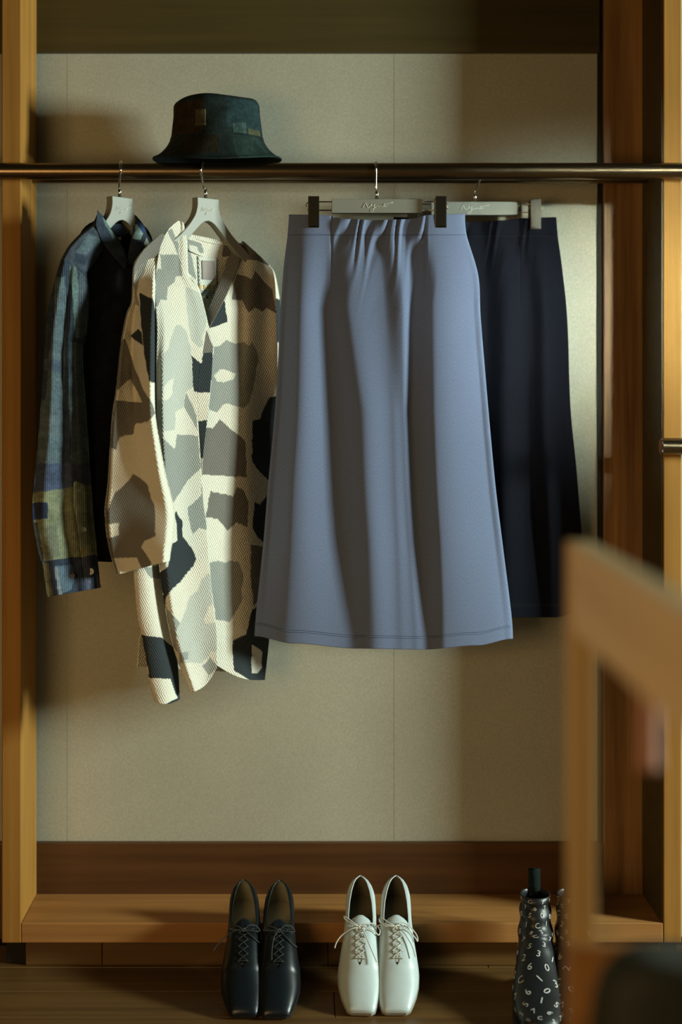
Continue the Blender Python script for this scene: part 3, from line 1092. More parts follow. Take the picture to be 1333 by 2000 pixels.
ssheet('back_panel', [(190, 428), (150, 480), (150, 700), (160, 1000), (168, 1096)], [(262, 428), (300, 480), (305, 700), (296, 1000), (285, 1100)],
       lambda u, t, px, py: .030 * smooth01(t / .15) + 0 * u, [], BLK, M_SHIRTP, 4)
ssheet('front_panel', [(190, 420), (172, 500), (160, 560), (160, 700), (168, 900), (178, 1060), (186, 1085)],
       [(196, 424), (232, 480), (262, 545), (268, 700), (268, 900), (262, 1060), (258, 1108)],
       lambda u, t, px, py: -.030 * smooth01((py - 420) / 120) + .006 * np.sin(u * 7 + py * .01), [], BLK, M_SHIRTP, 2.4)
ssheet('front_panel', [(262, 430), (262, 500), (264, 560), (266, 700), (266, 900), (262, 1100)], [(270, 436), (298, 478), (306, 560), (308, 700), (304, 900), (294, 1100)],
       lambda u, t, px, py: -.022 * smooth01((py - 430) / 120), [], IND, M_SHIRTP, 3)
ssheet('yoke', [(190, 420), (180, 438), (156, 458), (134, 482), (119, 509)], [(212, 462), (205, 482), (192, 500), (180, 518), (167, 536)],
       lambda u, t, px, py: -.050 * smooth01(t) - .014 * np.sin(u * np.pi) + .03 * smooth01((.08 - u) / .08),
       [(INDL, s4(560, 290, 700, 330, 640, 400, 500, 520, 440, 460)), (IND, s4(430, 470, 520, 480, 540, 600, 420, 560))], (.045, .058, .078), M_SHIRTP, 1.8)
kL = [(119, 507), (108, 544), (97, 590), (89, 640), (87, 690), (81, 780), (74, 870), (67, 942), (63, 1005), (73, 1072), (84, 1108)]
kR = [(168, 531), (172, 556), (173, 600), (170, 646), (162, 690), (167, 780), (172, 850), (178, 942), (183, 1010), (188, 1060), (191, 1092)]
SLEV = [
    (507, [0, .15, .38, .52, .80, 1], [-.010, .012, .006, .010, .012, -.004]),
    (600, [0, .22, .45, .58, .78, 1], [-.016, .014, -.002, .014, .008, -.008]),
    (800, [0, .25, .50, .66, .80, 1], [-.018, .014, -.006, .014, .008, -.008]),
    (960, [0, .22, .50, .66, .80, 1], [-.016, .012, -.006, .010, .008, -.006]),
    (1105, [0, .25, .55, .7, .85, 1], [-.012, .010, -.004, .008, .004, -.006])]


def sk_off(u, t, px, py):
    return -0.058 * smooth01((py - 430) / 90) - fold_field(SLEV, u, py) + .0025 * np.sin(py * .09 + u * 6) * np.sin(py * .031)


PR_K = [
    (INDL, s4(240, 720, 330, 700, 350, 1000, 340, 1500, 330, 2000, 140, 2000, 180, 1500, 230, 1100)),
    (WASH, s4(380, 590, 450, 600, 470, 900, 470, 1300, 430, 1300, 410, 900)),
    ((.060, .080, .10), s4(470, 640, 540, 720, 560, 1000, 540, 1250, 470, 1330, 460, 900)),
    (INDL, s4(380, 1350, 500, 1350, 530, 1700, 540, 2000, 370, 2000)),
    (INDL, [(70, 780), (125, 780), (120, 950), (60, 950)]), (INDL, [(136, 780), (176, 780), (182, 942), (140, 942)]),
    ((.05, .065, .11), [(62, 905), (182, 905), (182, 960), (60, 960)]),
    ((.09, .12, .14), [(78, 800), (120, 800), (116, 850), (74, 850)]), ((.055, .075, .11), [(84, 700), (125, 706), (124, 730), (84, 722)]),
    (OLV, s8(130, 500, 460, 460, 600, 430, 840, 400, 920, 1240, 300, 1320, 180, 1180)),
    ((.12, .125, .09), s8(300, 900, 420, 880, 460, 1250, 320, 1290)),
    ((.020, .026, .050), s8(110, 620, 320, 610, 320, 800, 110, 830)),
    ((.032, .032, .028), s8(110, 850, 200, 850, 290, 1350, 180, 1330)),
    ((.028, .036, .062), s8(260, 1310, 900, 1230, 980, 1700, 240, 1760)),
]
ssheet('sleeve', kL, kR, sk_off, PR_K, IND, M_SHIRT, 1.5)
ssheet('sleeve_rear', [(q[0] + 1, q[1]) for q in kL], [(q[0] - 1, q[1]) for q in kR], lambda u, t, px, py: -.012 * smooth01((py - 430) / 90) + .010 * np.sin(u * 3.14), [], BLK, M_SHIRTP, 4)
cuff = ssheet('cuff', [(82, 1096), (92, 1166)], [(190, 1086), (196, 1148)], lambda u, t, px, py: sk_off(u, 1, px, 1110 + 0 * py) - .0022,
              [((.075, .11, .15), s8(400, 1370, 600, 1350, 640, 1500, 600, 1650, 450, 1700)), ((.16, .18, .20), s8(400, 1380, 440, 1380, 490, 1700, 450, 1720)), ((.075, .060, .028), s8(230, 1320, 330, 1330, 400, 1720, 290, 1760))], (.026, .036, .058), M_SHIRT, 1.5)
plk = ssheet('placket', [(148, 940), (139, 953), (146, 995), (154, 1045), (159, 1088), (163, 1120), (167, 1152)], [(150, 940), (166, 953), (170, 1012), (176, 1045), (180, 1085), (190, 1118), (197, 1147)],
             lambda u, t, px, py: sk_off(np.clip((px - 80) / 105, 0, 1), 1, px, np.clip(py, 0, 1105)) - .0048 - .002 * np.sin(u * 3.14),
             [((.17, .20, .15), s8(560, 340, 900, 340, 900, 1130, 600, 1160)), ((.26, .25, .15), s8(690, 1150, 860, 1110, 870, 1240, 700, 1270)), ((.07, .075, .11), s8(690, 1270, 870, 1235, 970, 1630, 760, 1660))], (.075, .08, .11), M_SHIRT, 1.4)
M_PEARL = plain('pearl_button', (.62, .64, .60), .25, var=.03)


def disc_mesh(r, h, dish=0.3, seg=20):
    prof = [(0, h * (1 - dish)), (r * .55, h * (1 - dish)), (r * .68, h), (r * .9, h), (r, h * .5), (r, 0), (0, 0)]
    V, Fc = [], []
    for k in range(seg):
        a = 2 * math.pi * k / seg
        for q in prof:
            V.append((q[0] * math.cos(a), q[0] * math.sin(a), q[1]))
    n = len(prof)
    for k in range(seg):
        k2 = (k + 1) % seg
        for i in range(n - 1):
            Fc.append((k * n + i, k2 * n + i, k2 * n + i + 1, k * n + i + 1))
    me = mesh_from('button', V, Fc)
    bm = bmesh.new()
    bm.from_mesh(me)
    bmesh.ops.remove_doubles(bm, verts=bm.verts[:], dist=1e-6)
    bmesh.ops.recalc_face_normals(bm, faces=bm.faces[:])
    bm.to_mesh(me)
    bm.free()
    return me


def button(px, py, r, par, nrm, mat):
    off = sk_off(np.array([[np.clip((px - 80) / 105, 0, 1)]]), 1, np.array([[float(px)]]), np.array([[min(py, 1105.0)]]))[0, 0] - .0085
    p = P(px, py, float(sy(px, off)))
    me = disc_mesh(r, .0022)
    rot = Vector(nrm).to_track_quat('Z', 'Y').to_matrix().to_4x4()
    me.transform(Matrix.Translation(p - sh.location) @ rot)
    b = link_mesh('button', me, mat, par)
    for dx in (-1, 1):
        v, f = tube_data([Vector((dx * r * .22, 0, .0008)), Vector((dx * r * .22, 0, .0019))], r * .12, 8)
        m2 = mesh_from('thread_hole', v, f)
        m2.transform(Matrix.Translation(p - sh.location) @ rot)
        link_mesh('thread_hole', m2, M_DARK, b)
    return b


button(177, 1116, .0062, sh, (.35, -.93, .05), M_PEARL)
button(164, 1034, .0045, sh, (.35, -.93, .05), plain('grey_button', (.22, .25, .23), .3))
button(141, 1124, .0045, sh, (.2, -.97, .05), plain('brown_button', (.09, .05, .03), .4))
# collar
ssheet('collar', [(187, 440), (198, 468), (216, 492), (232, 512), (244, 526)], [(191, 411), (204, 428), (222, 458), (238, 488), (248, 510)],
       lambda u, t, px, py: -.020 - .022 * t + .006 * u, [(WASH, s4(690, 100, 740, 130, 850, 330, 800, 330, 720, 180))], IND, M_SHIRTP, 1.4)
ssheet('collar', [(190, 411), (203, 427), (221, 457), (237, 487), (247, 510)], [(199, 424), (214, 446), (230, 466), (243, 490), (250, 512)],
       lambda u, t, px, py: -.014 - .022 * t + .012 * u, [], (.06, .06, .055), M_SHIRTP, 1.4)
ssheet('collar', [(263, 420), (260, 445), (256, 470), (251, 492), (248, 512)], [(265, 421), (281, 441), (286, 462), (276, 486), (262, 520)],
       lambda u, t, px, py: -.004 - .026 * t - .004 * np.sin(u * 3.14), [((.20, .30, .29), s4(1020, 190, 1060, 190, 1100, 270, 1070, 350, 1000, 330, 1020, 260)), ((.03, .06, .15), s4(1050, 140, 1120, 260, 1090, 280, 1040, 190))], IND, M_SHIRTP, 1.2)
ssheet('collar', [(192, 413), (198, 440)], [(264, 421), (262, 446)], lambda u, t, px, py: .012 * np.sin(u * 3.14) + .003, [], IND, M_SHIRTP, 2,
       lambda u, t: (0 * u, 20 * np.sin(u * 3.14)))
ssheet('neck_label', [(219, 443), (219, 458)], [(241, 445), (236, 470)], lambda u, t, px, py: .016 + 0 * u, [], (.48, .48, .42), M_SHIRTP, 3)

# ------------------------------------------------------------------ bucket hat
YH = 2.758
hz = zr + RR + 0.0155
hat = thing('bucket_hat', 'dark patchwork bucket hat resting on top of the clothes rod', 'hat', (XP(424, YH), YH, hz))


def hat_part(name, prof, ns, thick, sx=1.0, sy_=0.86):
    q = resample(prof, ns)
    nu = 220
    a = np.linspace(0, 2 * np.pi, nu + 1)[None, :]
    r = q[:, 0:1]
    z = q[:, 1:2]
    zs = .86 * z
    wob = 1 + .008 * np.sin(2 * a + .7) + .008 * np.sin(5 * a + z * 40) + .006 * np.sin(9 * a - z * 60)
    sag = -0.015 * np.sin(a) ** 2 * smooth01((r - .088) / .03)
    dent = .0022 * np.sin(3 * a + 1) * smooth01((z - .11) / .02)
    x = r * wob * np.cos(a) * sx
    y = r * wob * np.sin(a) * sy_
    zz = zs + sag + dent + 0 * a
    # slight forward lean
    co = np.stack([x, y, zz], -1)
    px = (a * 92 + 0 * z)
    py = (-z * 1000 + 0 * a)
    ang = np.degrees(a + 0 * z) % 360
    Z = z + 0 * a
    c = np.empty(ang.shape + (3,))
    c[...] = (.012, .020, .020)

    def pa(col, a0, a1, z0, z1):
        c[(ang >= a0) & (ang <= a1) & (Z >= z0) & (Z <= z1)] = col
    # patches counted from the wearer's side: 270 faces the room
    pa((.026, .020, .010), 180, 255, .045, .118)
    pa((.014, .030, .034), 285, 350, .060, .125)
    pa((.020, .026, .018), 0, 170, .05, .12)
    pa((.016, .034, .030), 292, 335, .0, .04)
    pa((.055, .058, .034), 316, 345, .046, .060)
    pa((.018, .016, .010), 230, 275, .01, .04)
    me = grid_mesh(name, co, px, py, c)
    o = link_mesh(name, me, M_HAT, hat)
    m = o.modifiers.new('thickness', 'SOLIDIFY')
    m.thickness = thick
    m.offset = -1 if False else 0
    return o


hat_part('crown', [(.0880, .042), (.0866, .050), (.0845, .070), (.0825, .095), (.0820, .112), (.0805, .122), (.0755, .129), (.066, .1325), (.045, .1345), (.02, .135), (.0005, .135)], 70, .0022)
hat_part('brim', [(.0875, .046), (.0905, .036), (.098, .023), (.1085, .011), (.1175, .004), (.1225, .0015)], 36, .003)
hat_part('brim_edge', [(.1225, .0035), (.1240, .0022), (.1243, .0008), (.1232, -.0004), (.1222, .0004)], 8, .0008)
hat_part('band_seam', [(.0888, .0445), (.0898, .0430), (.0886, .0412)], 6, .0008)


def hat_patch(a0, a1, z0, z1, col):
    n = 14
    A_, Z_ = np.meshgrid(np.radians(np.linspace(a0, a1, n)), np.linspace(z0, z1, n))
    r = np.interp(Z_, [.042, .05, .07, .095, .112], [.0885, .0866, .0845, .0825, .0820]) + .0016
    wob = 1 + .008 * np.sin(2 * A_ + .7) + .008 * np.sin(5 * A_ + Z_ * 40) + .006 * np.sin(9 * A_ - Z_ * 60)
    co = np.stack([r * wob * np.cos(A_), r * wob * np.sin(A_) * .86, Z_ * .86], -1)
    c = np.empty(A_.shape + (3,))
    c[...] = col
    c[:, 0] = c[:, -1] = np.array(col) * 1.8
    o = link_mesh('sewn_patch', grid_mesh('sewn_patch', co, A_ * 92, -Z_ * 1000, c), M_HAT, hat)
    m = o.modifiers.new('thickness', 'SOLIDIFY')
    m.thickness = .0012
    return o


hat_patch(245, 258.5, .062, .098, (.070, .062, .030))
hat_patch(293, 305, .046, .070, (.030, .055, .055))
hat_patch(305.5, 313, .046, .072, (.036, .062, .060))


# ------------------------------------------------------------------ lace-up shoes
SLEN = 0.262
s_k = [0, .004, .02, .05, .10, .18, .28, .40, .52, .62, .70, .78, .86, .92, .96, .985, .995, 1.0]
W_k = [.0, .007, .0150, .0215, .0262, .0280, .0284, .0305, .0350, .0385, .0395, .0385, .0345, .0298, .0262, .0232, .0205, .0165]
s_h = [0, .06, .14, .24, .34, .39, .43, .48, .56, .64, .72, .80, .88, .93, .965, .985, .995, 1.0]
H_k = [.066, .0635, .058, .052, .0485, .0500, .0560, .0580, .0540, .0480, .0395, .0315, .0250, .0205, .0170, .0138, .0108, .0066]
s_r = [0, .004, .03, .06, .12, .20, .30, .37, .41, .435, .455, .50, .60, .69, .715, 1]
r_k = [0, .003, .0095, .0135, .0182, .0218, .0238, .0240, .0218, .0150, .0070, .0056, .0050, .0042, 0, 0]


def hermite(x, xs, ys):
    xs, ys = np.asarray(xs, float), np.asarray(ys, float)
    m = np.gradient(ys, xs)
    i = np.clip(np.searchsorted(xs, x) - 1, 0, len(xs) - 2)
    h = xs[i + 1] - xs[i]
    f = np.clip((x - xs[i]) / h, 0, 1)
    return (2 * f ** 3 - 3 * f ** 2 + 1) * ys[i] + (f ** 3 - 2 * f ** 2 + f) * h * m[i] + (3 * f ** 2 - 2 * f ** 3) * ys[i + 1] + (f ** 3 - f ** 2) * h * m[i + 1]


def shoe_pt(s, q, side, inset=0.0):
    W = hermite(s, s_k, W_k)
    H = hermite(s, s_h, H_k)
    r = np.interp(s, s_r, r_k)
    W = np.maximum(W - inset, 0)
    r = np.minimum(np.maximum(r - inset * .6, 0), W)
    H = H - inset * (s > .44) - .0004 * (inset > 0)
    th = q * math.pi / 2
    ex = .62 + .33 * np.clip((s - .42) / .2, 0, 1) - .15 * np.clip((s - .86) / .14, 0, 1)
    x = r + (W - r) * np.cos(th) ** ex
    z = .006 + (H - .006) * np.sin(th) ** (.85 + .15 * np.clip((s - .45) / .2, 0, 1))
    # the wall bellies outward a little above the sole
    x = x + .0018 * np.sin(q * math.pi) * np.clip(W / .03, 0, 1)
    # medial / lateral difference
    x = x + 0.0
    y = SLEN * (1 - s)
    return side * x, y + 0 * q, z


def shoe_surface(s_arr, q_arr, inset=0.0):
    S, Q = np.meshgrid(s_arr, q_arr, indexing='ij')
    out = []
    for side in (-1, 1):
        x, y, z = shoe_pt(S, Q, side, inset)
        out.append(np.stack([x, y, z], -1))
    return out


def shoe(label, px_toe, px_heel, ytoe, ang, twist, m_up, m_lin, m_sole, m_lace, m_tongue, bow, group, bend):
    X0 = XP(px_toe, ytoe)
    Xh = XP(px_heel, ytoe + SLEN * math.cos(ang))
    yaw = -math.atan2(Xh - X0, SLEN)
    t = thing('lace_up_shoe', label, 'shoe', (X0, ytoe, 0.002), (ang, 0, yaw), group)

    def bendx(co):
        co = np.array(co, float)
        s = 1 - co[..., 1] / SLEN
        co[..., 0] += bend * (0.010 * np.clip((s - .45) / .55, 0, 1) ** 2 + .004 * np.sin(np.clip(s, 0, 1) * math.pi))
        return co

    sa = np.concatenate([np.linspace(0, .06, 14) ** 1.0, np.linspace(.06, .4, 40)[1:], np.linspace(.4, .47, 16)[1:], np.linspace(.47, .72, 30)[1:], np.linspace(.72, .96, 36)[1:], 1 - .04 * (1 - np.linspace(0, 1, 16)[1:]) ** 1.6])
    qa = np.linspace(0, 1, 26)

    def wrap(name, inset, mat, smax=1.0):
        ss = sa[sa <= smax + 1e-6]
        l, r = shoe_surface(ss, qa, inset)
        V = []
        Fc = []
        for g in (l, r):
            g = bendx(g)
            o = len(V)
            n, m = g.shape[:2]
            V += [tuple(p) for p in g.reshape(-1, 3)]
            for i in range(n - 1):
                for j in range(m - 1):
                    a, b, c, d = o + i * m + j, o + i * m + j + 1, o + (i + 1) * m + j + 1, o + (i + 1) * m + j
                    Fc.append((a, b, c, d))
        bm = bmesh.new()
        if smax == 1.0:      # close the squared toe
            n = len(ss)
            Fc.append(tuple((n - 1) * m + j for j in range(m)) + tuple(n * m + (n - 1) * m + j for j in range(m - 1, -1, -1))[1:])
        vs = [bm.verts.new(v) for v in V]
        for f in Fc:
            try:
                bm.faces.new([vs[i] for i in f])
            except ValueError:
                pass
        bmesh.ops.remove_doubles(bm, verts=bm.verts[:], dist=2e-5)
        bmesh.ops.recalc_face_normals(bm, faces=bm.faces[:])
        me = bpy.data.meshes.new(name)
        bm.to_mesh(me)
        bm.free()
        return link_mesh(name, me, mat, t)

    up = wrap('upper', 0.0, m_up)
    lin_ = wrap('lining', 0.0024, m_lin, .60)
    # bound top edge
    for side in (-1, 1):
        ss = np.linspace(0, .435, 60)
        x, y, z = shoe_pt(ss, np.ones_like(ss), side)
        rim = bendx(np.stack([x - side * .0008, y, z], -1))
        tube('topline', [Vector(p) for p in rim], .0011, m_up, up, 8)
    # sole with low heel
    ss = np.linspace(0, 1, 60)
    Ws = np.interp(ss, s_k, W_k) + .0016
    Ws[0] = .0
    outl = [(-a, SLEN * (1 - s)) for a, s in zip(Ws, ss)] + [(a, SLEN * (1 - s)) for a, s in zip(Ws[::-1], ss[::-1])][:-1]
    outl = bendx(np.array([(a, b, 0) for a, b in outl]))
    bm = bmesh.new()
    f = bm.faces.new([bm.verts.new((p[0], p[1], 0.0)) for p in outl])
    r = bmesh.ops.extrude_face_region(bm, geom=[f])
    for g in r['geom']:
        if isinstance(g, bmesh.types.BMVert):
            g.co.z += .0068
    bmesh.ops.recalc_face_normals(bm, faces=bm.faces[:])
    me = bpy.data.meshes.new('sole')
    bm.to_mesh(me)
    bm.free()
    link_mesh('sole', me, m_sole, t, smooth=False)
    # insole
    Wi = np.maximum(np.interp(ss, s_k, W_k) - .0024, 0)
    k = ss < .62
    outl = [(-a, SLEN * (1 - s)) for a, s in zip(Wi[k], ss[k])] + [(a, SLEN * (1 - s)) for a, s in zip(Wi[k][::-1], ss[k][::-1])][:-1]
    outl = bendx(np.array([(a, b, 0) for a, b in outl]))
    bm = bmesh.new()
    f = bm.faces.new([bm.verts.new((p[0], p[1], 0.0095 + .004 * (p[1] / SLEN))) for p in outl])
    bmesh.ops.recalc_face_normals(bm, faces=bm.faces[:])
    if f.normal.z < 0:
        f.normal_flip()
    me = bpy.data.meshes.new('insole')
    bm.to_mesh(me)
    bm.free()
    link_mesh('insole', me, m_lin, t, smooth=False)
    # tongue: arched, rounded end standing up at the throat
    n, m = 26, 17
    V, Fc = [], []
    for i in range(n):
        s = .352 + (.690 - .352) * i / (n - 1)
        hw = .0205 * min(1, math.sqrt(max(0, (s - .350) / .035))) * (1 - .45 * smooth01((s - .42) / .25))
        top = float(np.interp(s, s_h, H_k)) if s > .43 else float(np.interp(s, [.35, .43], [.0605, .0560]))
        for j in range(m):
            a = -1 + 2 * j / (m - 1)
            V.append((a * hw, SLEN * (1 - s), top + .0008 - .0085 * a * a * (hw / .02) - .0016 * smooth01((s - .44) / .05) - .0022 * smooth01((s - .58) / .08)))
    V = [tuple(p) for p in bendx(np.array(V))]
    for i in range(n - 1):
        for j in range(m - 1):
            Fc.append((i * m + j, i * m + j + 1, (i + 1) * m + j + 1, (i + 1) * m + j))
    o = link_mesh('tongue', mesh_from('tongue', V, Fc), m_tongue, t)
    md = o.modifiers.new('thickness', 'SOLIDIFY')
    md.thickness = .0018

    def top_pt(s, x, lift=.0012):
        q = np.linspace(.3, 1, 200)
        xx, yy, zz = shoe_pt(np.full_like(q, s), q, 1)
        i = int(np.argmin(np.abs(xx - abs(x))))
        p = bendx(np.array([x, SLEN * (1 - s), zz[i] + lift]))
        return Vector(p)
    rows = [.475, .525, .575, .625, .672]
    for i, s in enumerate(rows):
        for side in (-1, 1):
            p = top_pt(s, side * .0085, .0004)
            v, f = tube_data([p + Vector((0, 0, -.0004)), p + Vector((0, 0, .0006))], .0016, 12)
            link_mesh('eyelet', mesh_from('eyelet', v, f), M_DARK if not bow['dark'] else M_DARK, up)
    paths = []
    for i in range(len(rows) - 1):
        for side in (-1, 1):
            a, b = top_pt(rows[i + 1], side * .0085), top_pt(rows[i], -side * .0085)
            mid = (a + b) / 2
            mid.z += .0012 + .0008 * (side > 0)
            paths.append(catmull([a + Vector((0, 0, -.001)), a, mid, b, b + Vector((0, 0, -.001))], 6))
    a, b = top_pt(rows[-1], -.0085), top_pt(rows[-1], .0085)
    paths.append(catmull([a, (a + b) / 2 + Vector((0, 0, .001)), b], 6))
    lc = tubes('laces', paths, .00095, m_lace, t, 7)
    k0 = top_pt(.455, 0.0, .003)
    for side in (-1, 1):
        paths2 = [catmull([top_pt(rows[0], side * .0085), (top_pt(rows[0], side * .0085) + k0) / 2 + Vector((0, 0, .0015)), k0], 6)]
        tubes('lace', paths2, .00115, m_lace, lc, 7)
    kn = [k0 + Vector((dx, dy, .0016 * math.sin(i * 2.1))) for i, (dx, dy) in enumerate([(-.003, .001), (.001, .003), (.003, 0), (0, -.003), (-.003, .001)])]
    tube('knot', catmull(kn, 6), .0019, m_lace, lc, 8)
    for pts in bow['loops']:
        tube('bow_loop', catmull([k0 + Vector(p) for p in pts], 8), .00115, m_lace, lc, 7, flat=1.0)
    for pts in bow['ends']:
        tube('lace_end', catmull([k0 + Vector(p) for p in pts], 8), .00115, m_lace, lc, 7)
    return t


M_WLEA = plain('white_leather', (.54, .64, .66), .36, var=.03, nscale=60, bump=.03)
M_WLACE = plain('white_lace', (.62, .62, .56), .8)
M_BLEA = plain('black_leather', (.0040, .0075, .0105), .34, var=.1, nscale=60, bump=.03, spec=.5)
M_BLACE = plain('black_lace', (.020, .022, .022), .6)
M_BEIGE = plain('beige_lining', (.30, .27, .19), .75)
M_BROWNL = plain('brown_lining', (.16, .135, .085), .75)
M_SOLEB = plain('black_sole', (.012, .011, .010), .6)
M_SOLEW = plain('pale_sole', (.40, .38, .32), .6)
bowA = dict(dark=False, loops=[[(0, 0, 0), (-.012, .006, .004), (-.026, .018, .004), (-.031, .022, .002), (-.028, .013, .004), (-.014, .003, .004), (0, 0, .001)],
                               [(0, 0, 0), (.012, .006, .003), (.026, .010, -.002), (.036, .004, -.010), (.034, -.006, -.012), (.024, -.004, -.003), (.010, -.002, .003), (0, 0, .001)]],
            ends=[[(0, 0, 0), (-.015, -.006, .002), (-.032, -.013, -.006), (-.042, -.024, -.012), (-.046, -.034, -.018)], [(0, 0, 0), (.008, -.012, .001), (.020, -.040, -.005), (.032, -.066, -.013)]])
bowB = dict(dark=False, loops=[[(0, 0, 0), (-.012, .005, .004), (-.026, .016, .004), (-.031, .019, .002), (-.030, .008, .002), (-.014, .001, .004), (0, 0, .001)],
                               [(0, 0, 0), (.010, .008, .003), (.024, .004, -.002), (.037, -.008, -.012), (.038, -.018, -.016), (.034, -.014, -.012), (.020, -.004, 0), (.008, -.002, .003), (0, 0, .001)]],
            ends=[[(0, 0, 0), (-.015, .000, .003), (-.032, .004, .000), (-.042, .003, -.006)], [(0, 0, 0), (.012, -.012, .001), (.026, -.036, -.006), (.032, -.055, -.014)]])
bowC = dict(dark=True, loops=[[(0, 0, 0), (-.010, .006, .003), (-.022, .010, .000), (-.028, .006, -.006), (-.020, .000, .000), (0, 0, .001)],
                              [(0, 0, 0), (.010, .008, .003), (.022, .012, -.001), (.030, .008, -.010), (.024, .001, -.004), (0, 0, .001)]],
            ends=[[(0, 0, 0), (-.018, -.002, .000), (-.036, -.010, -.010), (-.050, -.022, -.018), (-.054, -.028, -.022)], [(0, 0, 0), (.010, -.008, .001), (.022, -.016, -.006), (.032, -.018, -.014)]])
bowD = dict(dark=True, loops=bowC['loops'], ends=[[(0, 0, 0), (-.008, -.014, .000), (-.012, -.034, -.006), (-.013, -.055, -.013)], [(0, 0, 0), (.012, -.012, .000), (.024, -.022, -.008), (.034, -.024, -.016)]])
AS = math.radians(26)
shoe('black leather lace-up shoe with beige lining, left one of the black pair', 466, 478, 2.515, AS, 0, M_BLEA, M_BEIGE, M_SOLEB, M_BLACE, M_BLEA, bowC, 'black lace-up shoes', 1)
shoe('black leather lace-up shoe with beige lining, right one of the black pair', 550, 546, 2.512, AS, 0, M_BLEA, M_BEIGE, M_SOLEB, M_BLACE, M_BLEA, bowD, 'black lace-up shoes', -1)
shoe('white leather lace-up shoe, left one of the white pair', 695, 708, 2.527, AS * 1.05, 0, M_WLEA, M_BROWNL, M_SOLEW, M_WLACE, M_WLEA, bowA, 'white lace-up shoes', 1)
shoe('white leather lace-up shoe, right one of the white pair', 785, 773, 2.527, AS * 1.05, 0, M_WLEA, M_BROWNL, M_SOLEW, M_WLACE, M_WLEA, bowB, 'white lace-up shoes', -1)

# ------------------------------------------------------------------ number print boots
M_BOOT = plain('black_boot_cloth', (.010, .012, .014), .42, var=.15, nscale=80, bump=.05, spec=.5)
M_TAB = plain('dark_tab_webbing', (.010, .016, .016), .95, spec=.1)
M_PRINT = plain('white_print', (.62, .64, .62), .5)
glyph = {}
for ch in '0123567C':
    cu = bpy.data.curves.new('glyph', 'FONT')
    cu.body = ch
    cu.align_x = 'CENTER'
    cu.resolution_u = 3
    ob = bpy.data.objects.new('glyph', cu)
    C.objects.link(ob)
    bpy.context.view_layer.update()
    dg = bpy.context.evaluated_depsgraph_get()
    me = ob.evaluated_get(dg).to_mesh()
    bm = bmesh.new()
    bm.from_mesh(me)
    bmesh.ops.triangulate(bm, faces=bm.faces[:])
    glyph[ch] = ([tuple(v.co) for v in bm.verts], [tuple(v.index for v in f.verts) for f in bm.faces])
    bm.free()
    ob.evaluated_get(dg).to_mesh_clear()
    bpy.data.objects.remove(ob)
    bpy.data.curves.remove(cu)

# centre line in the (back, up) plane, half width, half thickness
BT = [(.000, .020, .012, .010), (.012, .022, .030, .016), (.045, .027, .041, .021), (.090, .036, .0455, .028), (.135, .052, .042, .036), (.172, .074, .036, .042), (.196, .100, .0325, .041), (.207, .130, .0295, .038), (.212, .158, .0275, .034), (.213, .178, .0265, .031)]
BTs = resample(BT, 120)


def boot_pt(t, a, lift=0.0):
    """t 0 toe .. 1 shaft top; a angle, 0 = toward the eye / upward"""
    f = np.clip(t, 0, 1) * 120
    g = lambda k: np.interp(f, np.arange(121), BTs[:, k])
    e = 1.5
    gd = lambda k: np.interp(np.clip(f + e, 0, 120), np.arange(121), BTs[:, k]) - np.interp(np.clip(f - e, 0, 120), np.arange(121), BTs[:, k])
    ty, tz = gd(0), gd(1)
    n = np.sqrt(ty ** 2 + tz ** 2) + 1e-9
    ny, nz = -tz / n, ty / n          # upward / forward normal of the centre line
    wv, dv = g(2) + lift, g(3) + lift
    x = wv * np.sin(a)
    k = dv * np.cos(a)
    y = g(0) + ny * k
    z = np.maximum(g(1) + nz * k, .007 + .0 * k)
    wr = .0016 * np.sin(t * 46 + np.cos(a) * 2) * np.clip((t - .45) / .2, 0, 1)
    return np.stack([x + wr * np.sin(a), y - wr * np.cos(a), z], -1)


